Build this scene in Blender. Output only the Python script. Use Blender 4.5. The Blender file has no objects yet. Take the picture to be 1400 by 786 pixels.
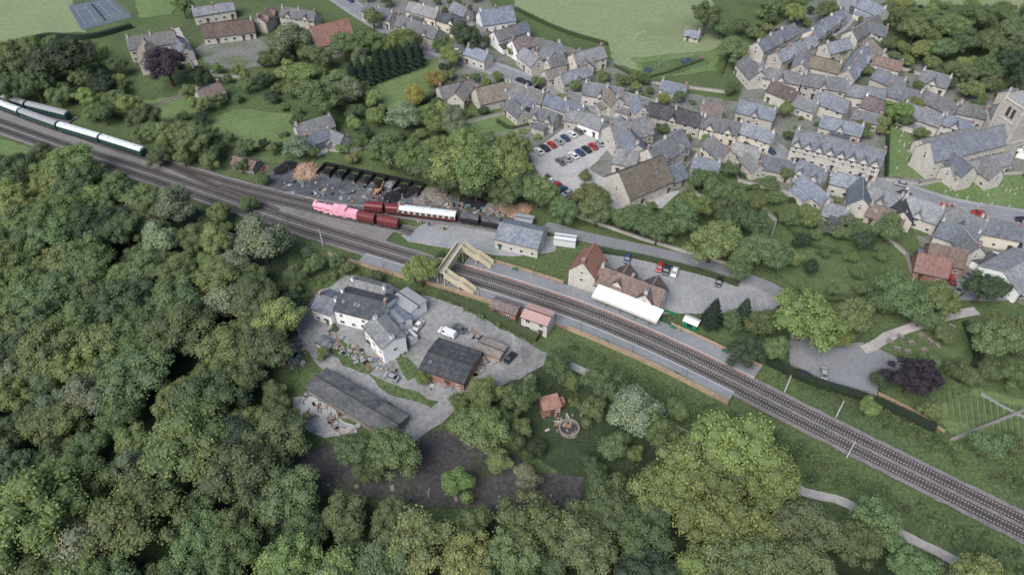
import bpy, math, random
import numpy as np
from mathutils import noise, Vector
random.seed(7); rng=np.random.default_rng(7)
S=bpy.context.scene
# ---------------------------------------------------------------- survey
HC=158.5; PIT=math.radians(45); FP=1040.0
def G(u,v,h=0.0):
    """air-survey reading -> plan coordinates (metres) of a point at height h"""
    x=(u-700)/FP; y=(393-v)/FP
    t=(HC-h)/(math.sin(PIT)-y*math.cos(PIT))
    return (x*t,(math.cos(PIT)+y*math.sin(PIT))*t)
def PXM(v,h=0):
    y=(393-v)/FP
    return FP/((HC-h)/(math.sin(PIT)-y*math.cos(PIT)))
cd=bpy.data.cameras.new("camera"); cam=bpy.data.objects.new("camera",cd); S.collection.objects.link(cam)
cam.location=(0,0,HC); cam.rotation_euler=(math.radians(90)-PIT,0,0)
cd.sensor_width=36; cd.lens=FP/1400*36; cd.clip_end=6000; cd.clip_start=1; S.camera=cam
# ---------------------------------------------------------------- light
SEL=math.radians(50); SAZ=math.radians(-148)
w=bpy.data.worlds.new("World"); S.world=w; w.use_nodes=True
nt=w.node_tree; bg=nt.nodes['Background']; sk=nt.nodes.new('ShaderNodeTexSky'); sk.sky_type='NISHITA'
sk.sun_disc=False; sk.sun_elevation=SEL; sk.sun_rotation=SAZ; sk.altitude=100
try: sk.air_density=1.0; sk.dust_density=3
except: pass
nt.links.new(sk.outputs[0],bg.inputs[0]); bg.inputs[1].default_value=0.15
sd=bpy.data.lights.new("sun",'SUN'); sd.energy=3.7; sd.angle=math.radians(40); sd.color=(1,.975,.955)
so=bpy.data.objects.new("sun",sd); S.collection.objects.link(so)
dv=Vector((math.sin(SAZ)*math.cos(SEL),math.cos(SAZ)*math.cos(SEL),math.sin(SEL)))
so.rotation_euler=dv.to_track_quat('Z','Y').to_euler()
S.view_settings.view_transform='Standard'; S.view_settings.look='None'; S.view_settings.exposure=0
# ---------------------------------------------------------------- materials
MATS={}
def nodes(name):
    m=bpy.data.materials.new(name); m.use_nodes=True; t=m.node_tree
    b=t.nodes['Principled BSDF']; b.inputs['Specular IOR Level'].default_value=.25
    return m,t,b
def ramp(t,fac,cols,pos):
    r=t.nodes.new('ShaderNodeValToRGB'); e=r.color_ramp.elements
    while len(e)<len(cols): e.new(0.5)
    for i,(c,p) in enumerate(zip(cols,pos)): e[i].position=p; e[i].color=(*c,1)
    t.links.new(fac,r.inputs[0]); return r.outputs[0]
def mixc(t,fac,a,b,mode='MIX'):
    n=t.nodes.new('ShaderNodeMix'); n.data_type='RGBA'; n.blend_type=mode
    if isinstance(fac,(int,float)): n.inputs[0].default_value=fac
    else: t.links.new(fac,n.inputs[0])
    for k,x in ((6,a),(7,b)):
        if isinstance(x,tuple): n.inputs[k].default_value=(*x,1)
        else: t.links.new(x,n.inputs[k])
    return n.outputs[2]
def vec(t,obj=False,scale=(1,1,1)):
    if obj: s=t.nodes.new('ShaderNodeTexCoord').outputs['Object']
    else: s=t.nodes.new('ShaderNodeNewGeometry').outputs['Position']
    mp=t.nodes.new('ShaderNodeMapping'); mp.inputs['Scale'].default_value=scale
    t.links.new(s,mp.inputs[0]); return mp.outputs[0]
def nz(t,v,scale,detail=6,rough=.6,dist=0):
    n=t.nodes.new('ShaderNodeTexNoise'); n.inputs['Scale'].default_value=scale; n.inputs['Detail'].default_value=detail
    n.inputs['Roughness'].default_value=rough; n.inputs['Distortion'].default_value=dist; t.links.new(v,n.inputs['Vector']); return n.outputs[0]
def bump(t,b,h,s,d=.1):
    n=t.nodes.new('ShaderNodeBump'); n.inputs['Strength'].default_value=s; n.inputs['Distance'].default_value=d
    t.links.new(h,n.inputs['Height']); t.links.new(n.outputs[0],b.inputs['Normal'])
def mathn(t,op,a,b):
    n=t.nodes.new('ShaderNodeMath'); n.operation=op
    for k,x in ((0,a),(1,b)):
        if isinstance(x,(int,float)): n.inputs[k].default_value=x
        else: t.links.new(x,n.inputs[k])
    return n.outputs[0]
def surf(name,c1,c2,big=.05,fine=1.2,c3=None,rough=.9,bmp=.3,obj=False,fc=.35):
    """two-scale mottled surface"""
    m,t,b=nodes(name); v=vec(t,obj)
    a=nz(t,v,big,5,.65,.5); f=nz(t,v,fine,8,.75)
    cols=[c1,c2] if c3 is None else [c1,c2,c3]; pos=[.35,.65] if c3 is None else [.3,.5,.68]
    col=ramp(t,a,cols,pos)
    g=ramp(t,f,[(1-fc*1.3,)*3,(1+fc*1.1,)*3],[.3,.7])
    col=mixc(t,1.0,col,g,'MULTIPLY')
    t.links.new(col,b.inputs['Base Color']); b.inputs['Roughness'].default_value=rough
    if bmp: bump(t,b,f,bmp,.15)
    MATS[name]=m; return m
surf('grass',(.05,.08,.032),(.085,.12,.048),.04,1.2,(.065,.088,.042),fc=.55)
surf('meadow',(.15,.19,.10),(.195,.235,.125),.02,.5,(.17,.205,.115),fc=.2)
surf('lawn',(.10,.15,.058),(.135,.185,.078),.06,.8,fc=.3)
surf('lawn_dark',(.065,.10,.042),(.10,.14,.058),.08,.9,fc=.35)
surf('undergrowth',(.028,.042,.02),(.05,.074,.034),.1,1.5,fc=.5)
surf('soil',(.042,.040,.041),(.068,.064,.063),.07,1.1,(.047,.06,.034),fc=.5)
surf('asphalt_grey',(.17,.178,.192),(.22,.228,.24),.06,.8,fc=.14,bmp=.1)
surf('yard_gravel',(.18,.183,.185),(.255,.257,.255),.06,.7,(.14,.145,.137),fc=.28)
surf('yard_dark',(.045,.048,.056),(.09,.095,.104),.08,.8,(.13,.132,.137),fc=.4)
surf('path',(.31,.297,.28),(.39,.373,.35),.1,1.0,fc=.2)
surf('paving',(.215,.223,.233),(.285,.29,.297),.1,1.0,fc=.18)
surf('town_ground',(.08,.112,.055),(.18,.18,.175),.06,.9,(.095,.125,.06),fc=.4)
surf('ballast',(.135,.127,.125),(.19,.181,.178),.08,2.0,(.155,.15,.148),fc=.4)
surf('ballast_dark',(.072,.067,.067),(.108,.101,.10),.08,2.0,fc=.4)
surf('sleeper',(.048,.044,.044),(.08,.072,.07),.3,3,fc=.2,bmp=0)
surf('stone',(.31,.295,.265),(.42,.40,.36),.5,1.6,(.36,.345,.31),obj=True,fc=.3)
surf('stone_light',(.43,.415,.375),(.53,.505,.46),.5,1.6,obj=True,fc=.22)
surf('brick',(.24,.13,.105),(.32,.185,.15),.5,2,obj=True,fc=.3)
surf('render_white',(.70,.70,.69),(.80,.80,.79),.3,1,obj=True,fc=.07,bmp=0)
surf('cream',(.54,.50,.42),(.62,.58,.49),.3,1,obj=True,fc=.1,bmp=0)
surf('bridge_tan',(.42,.37,.25),(.52,.46,.32),.3,1,obj=True,fc=.12,bmp=0)
surf('timber',(.30,.225,.155),(.40,.31,.22),.3,2,obj=True,fc=.25)
surf('timber_grey',(.17,.15,.135),(.26,.235,.21),.3,2,obj=True,fc=.25)
surf('pink_paint',(.36,.235,.215),(.43,.29,.26),.3,1,obj=True,fc=.12)
surf('metal_roof',(.045,.05,.058),(.095,.10,.105),.25,1.2,(.14,.137,.13),obj=True,fc=.3)
surf('coal',(.014,.014,.016),(.038,.038,.043),.5,2,fc=.5)
surf('logs',(.40,.27,.19),(.29,.20,.15),.6,3,fc=.4)
surf('tarpaulin_pink',(.74,.40,.47),(.62,.30,.38),.4,1.5,obj=True,fc=.2)
surf('bark',(.07,.055,.04),(.11,.09,.07),1,4,obj=True)
surf('court',(.085,.115,.14),(.115,.14,.165),.1,.8,fc=.08,bmp=0)
surf('concrete',(.30,.30,.298),(.40,.396,.39),.1,1,fc=.2)
def plain(name,c,rough=.6,metal=0,spec=.3):
    m,t,b=nodes(name); v=vec(t,True); f=nz(t,v,2.5,5)
    g=ramp(t,f,[(.78,)*3,(1.14,)*3],[.3,.7]); col=mixc(t,1.0,c,g,'MULTIPLY'); t.links.new(col,b.inputs['Base Color'])
    b.inputs['Roughness'].default_value=rough; b.inputs['Metallic'].default_value=metal; b.inputs['Specular IOR Level'].default_value=spec
    MATS[name]=m
plain('frame_white',(.62,.62,.61)); plain('glass',(.03,.035,.04),.2,0,.5); plain('door_green',(.03,.16,.08)); plain('door_brown',(.12,.07,.04))
plain('gutter',(.05,.05,.05)); plain('rail',(.38,.36,.345),.5,0); plain('tyre',(.02,.02,.02),.8); plain('pot',(.32,.19,.14))
plain('coach_green',(.018,.085,.067),.4); plain('coach_maroon',(.15,.03,.035),.4); plain('coach_cream',(.52,.47,.39)); plain('roof_white',(.58,.61,.62)); plain('roof_grey',(.28,.29,.305))
plain('black_paint',(.022,.022,.025),.5); plain('wagon_red',(.15,.035,.038)); plain('line_white',(.46,.46,.46),.8)
plain('tank_blue',(.10,.18,.28)); plain('orange_paint',(.42,.24,.10)); plain('play_blue',(.05,.07,.095),.9,0,.1); plain('play_red',(.22,.10,.09),.8)
plain('steel',(.35,.36,.37),.5,.4); plain('tent_green',(.02,.20,.10)); plain('skylight',(.13,.16,.18),.4,0,.3); plain('canopy_white',(.64,.67,.68),.6)
plain('ridge_tile',(.20,.19,.185),.8); plain('ridge_red',(.26,.14,.11),.8)
def carpaint():
    m,t,b=nodes('car_paint'); o=t.nodes.new('ShaderNodeObjectInfo'); t.links.new(o.outputs['Color'],b.inputs['Base Color'])
    b.inputs['Roughness'].default_value=.35; b.inputs['Coat Weight'].default_value=.3; MATS['car_paint']=m
carpaint()
def roofmat(name,c1,c2,c3):
    m,t,b=nodes(name); v=vec(t,True)
    sx=t.nodes.new('ShaderNodeSeparateXYZ'); t.links.new(v,sx.inputs[0])
    cx=t.nodes.new('ShaderNodeCombineXYZ'); t.links.new(sx.outputs[0],cx.inputs[0]); t.links.new(mathn(t,'MULTIPLY',sx.outputs[2],1.4),cx.inputs[1])
    br=t.nodes.new('ShaderNodeTexBrick'); br.inputs['Scale'].default_value=1; br.inputs['Brick Width'].default_value=.6; br.inputs['Row Height'].default_value=.45
    br.inputs['Mortar Size'].default_value=.03; br.inputs['Color1'].default_value=(.78,.78,.78,1); br.inputs['Color2'].default_value=(1.2,1.2,1.2,1); br.inputs['Mortar'].default_value=(.55,.55,.55,1)
    t.links.new(cx.outputs[0],br.inputs['Vector'])
    o=t.nodes.new('ShaderNodeObjectInfo')
    a=nz(t,v,.45,6,.7,.5); col=ramp(t,a,[c1,c2,c3],[.3,.52,.72])
    l=nz(t,v,1.3,5,.7); lf=ramp(t,l,[(0,0,0),(.55,.55,.55)],[.6,.72]); col=mixc(t,lf,col,(.20,.195,.155))
    r4=mathn(t,'FRACT',mathn(t,'MULTIPLY',o.outputs['Random'],17.7),0)
    warm=mixc(t,r4,(.93,.98,1.08),(1.1,1.02,.90)); col=mixc(t,1.0,col,warm,'MULTIPLY')
    col=mixc(t,1.0,col,br.outputs[0],'MULTIPLY')
    val=t.nodes.new('ShaderNodeHueSaturation'); t.links.new(mathn(t,'ADD',mathn(t,'MULTIPLY',o.outputs['Random'],.6),.68),val.inputs['Value']); t.links.new(col,val.inputs['Color'])
    t.links.new(val.outputs[0],b.inputs['Base Color']); b.inputs['Roughness'].default_value=.8; bump(t,b,br.outputs[1],.3,.05)
    MATS[name]=m
roofmat('slate',(.120,.133,.155),(.170,.184,.207),(.228,.238,.252))
roofmat('slate_dark',(.04,.046,.056),(.065,.072,.083),(.11,.112,.118))
roofmat('tile_red',(.175,.092,.075),(.225,.127,.104),(.20,.147,.13))
roofmat('tile_brown',(.105,.080,.074),(.15,.117,.11),(.19,.162,.152))
roofmat('thatch',(.125,.113,.103),(.18,.165,.15),(.21,.198,.185))
def leafmat(name,core=False):
    m,t,b=nodes(name); o=t.nodes.new('ShaderNodeObjectInfo')
    col=o.outputs['Color']; v=vec(t,True)
    if not core:
        g=t.nodes.new('ShaderNodeNewGeometry'); isl=g.outputs['Random Per Island']
        r=ramp(t,isl,[(.76,.78,.80),(1.0,1.0,1.0),(1.3,1.26,1.18)],[0,.6,1])
        col=mixc(t,1.0,col,r,'MULTIPLY')
        n=nz(t,v,.35,3); r2=ramp(t,n,[(.78,.84,.90),(1.22,1.18,1.0)],[.35,.65]); col=mixc(t,1.0,col,r2,'MULTIPLY')
    else: col=mixc(t,1.0,col,(.45,.48,.5),'MULTIPLY')  # leaf colour darkened: shade inside crowns and hedges painted into the cores
    h=t.nodes.new('ShaderNodeHueSaturation')
    t.links.new(mathn(t,'ADD',mathn(t,'MULTIPLY',o.outputs['Random'],-.035),.505),h.inputs['Hue'])
    h.inputs['Saturation'].default_value=.92
    r3=mathn(t,'FRACT',mathn(t,'MULTIPLY',o.outputs['Random'],37.3),0)
    t.links.new(mathn(t,'ADD',mathn(t,'MULTIPLY',r3,.5),.8),h.inputs['Value']); t.links.new(col,h.inputs['Color'])
    b.inputs['Roughness'].default_value=.7; b.inputs['Specular IOR Level'].default_value=.3
    t.links.new(h.outputs[0],b.inputs['Base Color'])
    if not core:
        tr=t.nodes.new('ShaderNodeBsdfTranslucent'); t.links.new(h.outputs[0],tr.inputs[0])
        mx=t.nodes.new('ShaderNodeMixShader'); mx.inputs[0].default_value=.28
        t.links.new(b.outputs[0],mx.inputs[1]); t.links.new(tr.outputs[0],mx.inputs[2]); t.links.new(mx.outputs[0],t.nodes['Material Output'].inputs[0])
    MATS[name]=m
leafmat('leaves'); leafmat('painted_foliage_shade',core=True)
# ---------------------------------------------------------------- mesh builder
class MB:
    def __init__(s): s.V=[];s.F=[];s.M=[];s.mats=[]
    def mi(s,m):
        if m not in s.mats: s.mats.append(m)
        return s.mats.index(m)
    def poly(s,vs,fs,m):
        o=len(s.V); s.V+= [tuple(v) for v in vs]; k=s.mi(m)
        for f in fs: s.F.append(tuple(o+i for i in f)); s.M.append(k)
    def box(s,cx,cy,cz,sx,sy,sz,m,rz=0,taper=1):
        c,n=math.cos(rz),math.sin(rz); vs=[]
        for z,k in ((-sz/2,1),(sz/2,taper)):
            for x,y in ((-1,-1),(1,-1),(1,1),(-1,1)):
                X=x*sx/2*k;Y=y*sy/2*k; vs.append((cx+X*c-Y*n,cy+X*n+Y*c,cz+z))
        s.poly(vs,[(3,2,1,0),(4,5,6,7),(0,1,5,4),(1,2,6,5),(2,3,7,6),(3,0,4,7)],m)
    def cyl(s,p0,p1,r0,r1,m,n=8):
        p0=Vector(p0);p1=Vector(p1);d=(p1-p0).normalized(); a=d.orthogonal().normalized(); b=d.cross(a); vs=[]
        for p,r in ((p0,r0),(p1,r1)):
            for i in range(n):
                t=2*math.pi*i/n; vs.append(p+a*math.cos(t)*r+b*math.sin(t)*r)
        fs=[(i,(i+1)%n,n+(i+1)%n,n+i) for i in range(n)]+[tuple(range(n-1,-1,-1)),tuple(range(n,2*n))]
        s.poly(vs,fs,m)
    def mesh(s,name):
        me=bpy.data.meshes.new(name); me.from_pydata(s.V,[],s.F); me.polygons.foreach_set('material_index',s.M)
        for m in s.mats: me.materials.append(MATS[m])
        me.update(); return me
    def obj(s,name,loc=(0,0,0),rz=0,col=None): return put(s.mesh(name),name,loc,rz,col)
def put(me,name,loc=(0,0,0),rz=0,col=None,sc=None):
    o=bpy.data.objects.new(name,me); S.collection.objects.link(o); o.location=loc; o.rotation_euler=(0,0,rz)
    if col: o.color=(*col,1)
    if sc: o.scale=sc
    return o
BLK={}   # blocked cells for planting
def block(x,y,r):
    for i in range(int((x-r)//2),int((x+r)//2)+1):
        for j in range(int((y-r)//2),int((y+r)//2)+1): BLK[(i,j)]=1
def blocked(x,y): return (int(x//2),int(y//2)) in BLK
# ---------------------------------------------------------------- lines / sheets
def spline(P,step=3.0):
    P=[np.array(p,float) for p in P]; out=[]
    Q=[2*P[0]-P[1]]+P+[2*P[-1]-P[-2]]
    for i in range(1,len(Q)-2):
        a,b,c,d=Q[i-1:i+3]; n=max(1,int(np.linalg.norm(c-b)/step))
        for k in range(n):
            t=k/n; out.append(.5*((2*b)+(-a+c)*t+(2*a-5*b+4*c-d)*t*t+(-a+3*b-3*c+d)*t**3))
    out.append(P[-1]); return [tuple(p) for p in out]
def pxline(pp,h=0,step=3,smooth=True):
    L=[G(u,v,h) for u,v in pp]
    return spline(L,step) if smooth else L
def norms(L):
    N=[]
    for i in range(len(L)):
        a=L[max(0,i-1)];b=L[min(len(L)-1,i+1)]; dx,dy=b[0]-a[0],b[1]-a[1]; l=math.hypot(dx,dy) or 1; N.append((-dy/l,dx/l))
    return N
def offs(L,d): return [(p[0]+n[0]*d,p[1]+n[1]*d) for p,n in zip(L,norms(L))]
ZL=[0.0]
def nextz(): ZL[0]+=.005; return ZL[0]
def strip(name,L,w,m,z=None,blk=True,rag=0):
    z=nextz() if z is None else z; a=offs(L,w/2);b=offs(L,-w/2); mb=MB()
    if rag:
        a=[(x+random.uniform(-rag,rag),y+random.uniform(-rag,rag)) for x,y in a]; b=[(x+random.uniform(-rag,rag),y+random.uniform(-rag,rag)) for x,y in b]
    vs=[(x,y,z) for x,y in a]+[(x,y,z) for x,y in b]; n=len(L)
    mb.poly(vs,[(n+i,n+i+1,i+1,i) for i in range(n-1)],m)
    if blk:
        for x,y in L: block(x,y,w/2+1)
    return mb.obj(name)
def solid(mb,L,o1,o2,z0,z1,m,mtop=None):
    a=offs(L,o1);b=offs(L,o2);n=len(L)
    vs=[(x,y,z0) for x,y in a]+[(x,y,z1) for x,y in a]+[(x,y,z1) for x,y in b]+[(x,y,z0) for x,y in b]
    fs=[];ft=[]
    for i in range(n-1):
        fs.append((i,i+1,n+i+1,n+i)); ft.append((n+i,n+i+1,2*n+i+1,2*n+i)); fs.append((2*n+i,2*n+i+1,3*n+i+1,3*n+i))
    fs+=[(0,n,2*n,3*n),(n-1,2*n-1,3*n-1,4*n-1)]
    mb.poly(vs,fs,m); mb.poly(vs,ft,mtop or m)
def resamp(P,step):
    out=[]
    for i in range(len(P)):
        a=P[i];b=P[(i+1)%len(P)]; n=max(1,int(math.hypot(b[0]-a[0],b[1]-a[1])/step))
        for k in range(n): out.append((a[0]+(b[0]-a[0])*k/n,a[1]+(b[1]-a[1])*k/n))
    return out
def patch(name,pp,m,jit=.7,blk=False):
    P=[G(u,v) for u,v in pp]; z=nextz()
    if jit: P=[(x+random.uniform(-jit,jit),y+random.uniform(-jit,jit)) for x,y in resamp(P,2.5)]
    mb=MB(); mb.poly([(x,y,z) for x,y in P],[tuple(range(len(P)))],m); o=mb.obj(name)
    if blk: blockpoly(P)
    return o
def inside(x,y,P):
    c=False;j=len(P)-1
    for i in range(len(P)):
        if (P[i][1]>y)!=(P[j][1]>y) and x<(P[j][0]-P[i][0])*(y-P[i][1])/(P[j][1]-P[i][1])+P[i][0]: c=not c
        j=i
    return c
def blockpoly(P):
    xs=[p[0] for p in P];ys=[p[1] for p in P]
    for i in range(int(min(xs)//2),int(max(xs)//2)+1):
        for j in range(int(min(ys)//2),int(max(ys)//2)+1):
            if inside(i*2+1,j*2+1,P): BLK[(i,j)]=1
# ---------------------------------------------------------------- ground
mb=MB(); mb.poly([(-3000,-2000,0),(3000,-2000,0),(3000,4000,0),(-3000,4000,0)],[(0,1,2,3)],'grass'); mb.obj('ground')
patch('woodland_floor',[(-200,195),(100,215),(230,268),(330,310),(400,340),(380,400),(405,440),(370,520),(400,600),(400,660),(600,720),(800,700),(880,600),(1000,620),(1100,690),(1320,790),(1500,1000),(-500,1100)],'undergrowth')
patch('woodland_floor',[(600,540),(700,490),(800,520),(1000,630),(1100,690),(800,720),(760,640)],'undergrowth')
patch('village_ground',[(1030,60),(1140,-20),(1215,-20),(1200,60),(1380,130),(1440,200),(1440,420),(1300,400),(1240,300),(1090,275),(1000,235),(930,265),(820,290),(740,255),(720,215),(680,140),(600,130),(480,0),(650,-20),(700,40),(840,85),(900,120),(1010,140)],'town_ground')
patch('meadow',[(690,-60),(960,-60),(990,62),(955,75),(880,98),(838,86),(830,58),(765,38),(705,10)],'meadow')
patch('meadow',[(-120,-60),(95,-60),(100,10),(120,45),(60,45),(0,62),(-120,75)],'meadow',.7,True)
patch('meadow',[(1215,-40),(1480,-40),(1480,18),(1300,14),(1250,6)],'meadow',.7,True)
patch('meadow',[(180,-30),(260,-30),(235,20),(190,25)],'lawn',.7,True)
patch('tennis_court',[(92,9),(150,-3),(181,24),(112,42)],'court',0)
patch('gravel_circle',[(265,68),(290,54),(335,48),(375,52),(392,72),(370,90),(320,95),(280,88)],'town_ground',.7,True)
for pp,m in [([(500,120),(545,88),(600,80),(607,104),(570,145),(520,152)],'lawn'),([(280,165),(320,150),(398,155),(412,185),(350,202),(300,190)],'lawn'),
 ([(1213,165),(1262,158),(1312,176),(1262,246),(1215,240)],'lawn'),([(1255,256),(1330,244),(1440,238),(1440,297),(1320,285)],'lawn'),
 ([(1272,560),(1330,530),(1430,555),(1430,622),(1370,618),(1300,592)],'lawn'),([(1195,470),(1290,440),(1332,452),(1312,500),(1240,495)],'lawn_dark'),
 ([(1330,440),(1400,415),(1430,500),(1380,510),(1330,490)],'lawn_dark'),([(1050,285),(1120,318),(1185,362),(1172,402),(1100,400),(1045,360)],'lawn_dark'),
 ([(640,165),(700,150),(735,170),(700,190),(650,195)],'lawn'),([(150,100),(235,115),(190,150),(130,150)],'lawn_dark'),([(180,140),(255,130),(285,150),(230,165)],'lawn'),
 ([(640,80),(690,90),(660,105)],'lawn'),([(960,235),(1020,225),(1050,245),(1000,268)],'lawn_dark'),([(1120,320),(1190,300),(1230,340),(1180,350)],'lawn_dark'),
 ([(860,80),(985,68),(978,98),(890,108)],'lawn'),([(330,205),(400,200),(390,225),(340,222)],'lawn_dark'),([(0,192),(60,205),(40,215),(-60,210)],'lawn')]:
    patch('garden_lawn',pp,m,.7,m=='lawn')
for pp in ([(1050,120),(1085,128),(1075,145),(1045,140)],[(1130,140),(1165,150),(1150,162),(1120,155)],[(1100,185),(1085,200),(1110,214),(1160,220),(1205,228),(1210,215)],[(1240,170),(1290,180),(1280,192),(1235,182)],[(720,155),(745,165),(735,172),(705,165)],[(860,100),(900,104),(890,118),(850,108)],[(985,230),(1000,212),(1020,215),(1015,235)],[(1140,88),(1155,95),(1140,102),(1125,96)],[(1065,95),(1085,88),(1090,96)],[(1240,300),(1275,305),(1265,325),(1235,320)],[(1105,272),(1125,280),(1115,292),(1095,285)],[(1200,135),(1225,146),(1215,155),(1195,148)],[(655,50),(690,55),(680,70),(655,60)],[(590,45),(630,50),(615,65)]): patch('garden_lawn',pp,'lawn_dark',.5)
patch('coal_yard',[(362,240),(400,222),(560,262),(610,262),(640,285),(620,300),(545,300),(500,300),(440,290),(395,275),(370,262)],'yard_dark',.7,True)
patch('goods_yard_apron',[(548,322),(585,305),(640,306),(690,318),(760,325),(760,345),(700,352),(640,345),(600,338),(560,332)],'paving',.3,True)
patch('station_car_park',[(798,352),(838,340),(985,376),(1012,378),(1060,400),(1068,415),(1055,426),(990,428),(900,430),(870,412),(812,380)],'paving',.2,True)
patch('village_car_park',[(722,208),(765,178),(832,168),(836,200),(806,232),(850,258),(930,262),(905,285),(800,292),(748,264)],'concrete',.3,True)
patch('pub_car_park',[(1075,470),(1110,465),(1188,470),(1240,498),(1205,520),(1196,547),(1120,522),(1080,505)],'asphalt_grey',.3,True)
patch('builders_yard',[(470,378),(520,390),(560,398),(602,408),(660,437),(720,468),(754,486),(745,502),(700,522),(640,542),(605,580),(575,597),(550,565),(500,532),(450,500),(425,472),(406,440),(428,405)],'yard_gravel',.6,True)
patch('soil_clearing',[(405,625),(470,600),(560,600),(640,588),(700,620),(745,650),(800,650),(792,700),(700,702),(560,692),(430,672)],'soil',1.2,True)
patch('concrete_slab',[(402,542),(440,545),(492,590),(445,602),(405,577)],'concrete',.6,True)
patch('village_square',[(1310,412),(1355,350),(1400,320),(1450,330),(1450,400),(1380,412)],'asphalt_grey',.3,True)
patch('playground',[(872,88),(955,76),(972,86),(925,101),(885,104)],'lawn_dark')
patch('yard_verge',[(440,470),(470,466),(520,500),(505,512),(470,500)],'grass',.6); patch('yard_verge',[(536,488),(560,490),(575,512),(560,520)],'grass',.5); patch('yard_verge',[(500,512),(540,528),(600,548),(590,556),(540,545)],'grass',.6)
def road(name,pp,w,m='asphalt_grey',pave=True,dash=True,rag=0):
    L=pxline(pp); strip(name,L,w,m,rag=rag)
    if pave:
        mb=MB(); solid(mb,L,w/2,w/2+1.5,0,.12+ZL[0],'paving'); solid(mb,L,-w/2-1.5,-w/2,0,.12+ZL[0],'paving'); mb.obj('pavement')
        for x,y in L: block(x,y,w/2+2)
    if dash:
        z=nextz(); mb=MB(); D=spline(L[::3],1.0)
        N=norms(D)
        for i in range(0,len(D)-3,6):
            a,b=D[i],D[i+2]; n=N[i]; q=.06
            mb.poly([(a[0]-n[0]*q,a[1]-n[1]*q,z),(b[0]-n[0]*q,b[1]-n[1]*q,z),(b[0]+n[0]*q,b[1]+n[1]*q,z),(a[0]+n[0]*q,a[1]+n[1]*q,z)],[(0,1,2,3)],'line_white')
        mb.obj('road_marking')
    return L
R1=road('main_road',[(430,-25),(500,22),(560,55),(620,76),(690,100),(760,127),(830,150),(900,166),(970,180),(1045,195)],6.5)
R2=road('village_street',[(1045,195),(1085,225),(1150,244),(1230,260),(1310,284),(1440,305)],6)
R3=road('village_street',[(1150,-40),(1156,20),(1120,52),(1056,88),(1035,110)],6)
R4=road('village_street',[(1035,110),(1090,122),(1180,148),(1260,170),(1320,180)],4.5,'asphalt_grey',False,False)
R5=road('station_road',[(745,310),(800,325),(870,340),(960,361),(1020,381),(1066,402),(1092,432),(1092,470)],4.8,'asphalt_grey',False,False,.15)
R6=road('footpath',[(760,490),(830,525),(920,585),(1000,625),(1100,672),(1160,690),(1240,735),(1320,775),(1400,815)],2.4,'path',False,False,.3)
R7=road('lane',[(1180,480),(1240,450),(1335,425)],3,'path',False,False,.3)
R8=road('lane',[(240,40),(262,75),(270,95),(290,100)],3,'path',False,False,.3)
R9=road('lane',[(405,430),(430,480),(480,525),(540,570),(575,600)],4,'yard_gravel',False,False,.4)
def bays(u1,v1,u2,v2,n,dep,name='parking_bay_marking',m='line_white',wd=.05):
    a=G(u1,v1);b=G(u2,v2);z=nextz();mb=MB(); dx,dy=(b[0]-a[0])/n,(b[1]-a[1])/n; l=math.hypot(dx,dy); nx,ny=-dy/l*dep,dx/l*dep
    tx,ty=dx/l*wd,dy/l*wd
    for i in range(n+1):
        x,y=a[0]+dx*i,a[1]+dy*i
        mb.poly([(x-tx,y-ty,z),(x+tx,y+ty,z),(x+nx+tx,y+ny+ty,z),(x+nx-tx,y+ny-ty,z)],[(0,1,2,3)],m)
    mb.obj(name)
bays(828,354,1000,395,18,4.8); bays(905,420,1050,424,14,4.8); bays(745,240,800,270,6,4.5)
bays(1300,575,1400,600,11,10,'vegetable_rows','lawn_dark',.5)
# ---------------------------------------------------------------- railway
CL=pxline([(-220,95),(0,172),(100,207),(200,238),(300,272),(400,306),(500,337),(600,367),(700,397),(800,431),(900,473),(1000,521),(1100,572),(1200,622),(1300,672),(1400,722),(1600,822)],step=2)
CS=[0]
for i in range(1,len(CL)): CS.append(CS[-1]+math.dist(CL[i],CL[i-1]))
def sU(u,v):
    p=G(u,v); i=min(range(len(CL)),key=lambda k:math.dist(CL[k],p)); return CS[i]
def idx(s):
    return min(range(len(CS)),key=lambda k:abs(CS[k]-s))
CN=norms(CL)
SG=-1 if CN[5][1]<0 else 1
def T(s,off):
    i=idx(s); i=min(i,len(CL)-2); f=(s-CS[i]); a,b=CL[i],CL[i+1]; l=math.dist(a,b); n=CN[i]
    return (a[0]+(b[0]-a[0])*f/l+n[0]*off*SG, a[1]+(b[1]-a[1])*f/l+n[1]*off*SG)
def TA(s):
    a=T(s-2,0);b=T(s+2,0); return math.atan2(b[1]-a[1],b[0]-a[0])
def seg(s0,s1,off=0,step=2):
    n=max(2,int((s1-s0)/step)); return [T(s0+(s1-s0)*i/n,off) for i in range(n+1)]
LW=seg(0,sU(520,343),5,3); strip('siding_bed',LW,9,'ballast',rag=.6)
strip('track_bed',CL,8.8,'ballast',rag=.18)
def track(L,name='railway_track'):
    D=spline(L,2.0); z=nextz(); mb=MB(); N=norms(D)
    a_=offs(D,1.35);b_=offs(D,-1.35); n=len(D)
    mb.poly([(x,y,z) for x,y in a_]+[(x,y,z) for x,y in b_],[(n+i,n+i+1,i+1,i) for i in range(n-1)],'ballast_dark')
    for o in (-.75,.75): solid(mb,D,o-.08,o+.08,.25,.44,'rail')
    acc=0
    for i in range(len(D)-1):
        a,b=D[i],D[i+1]; l=math.dist(a,b); an=math.atan2(b[1]-a[1],b[0]-a[0])
        while acc<l:
            t=acc/l; mb.box(a[0]+(b[0]-a[0])*t,a[1]+(b[1]-a[1])*t,z+.08,.3,2.5,.14,'sleeper',an); acc+=.72
        acc-=l
    for x,y in D: block(x,y,2.5)
    return mb.obj(name)
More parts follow.
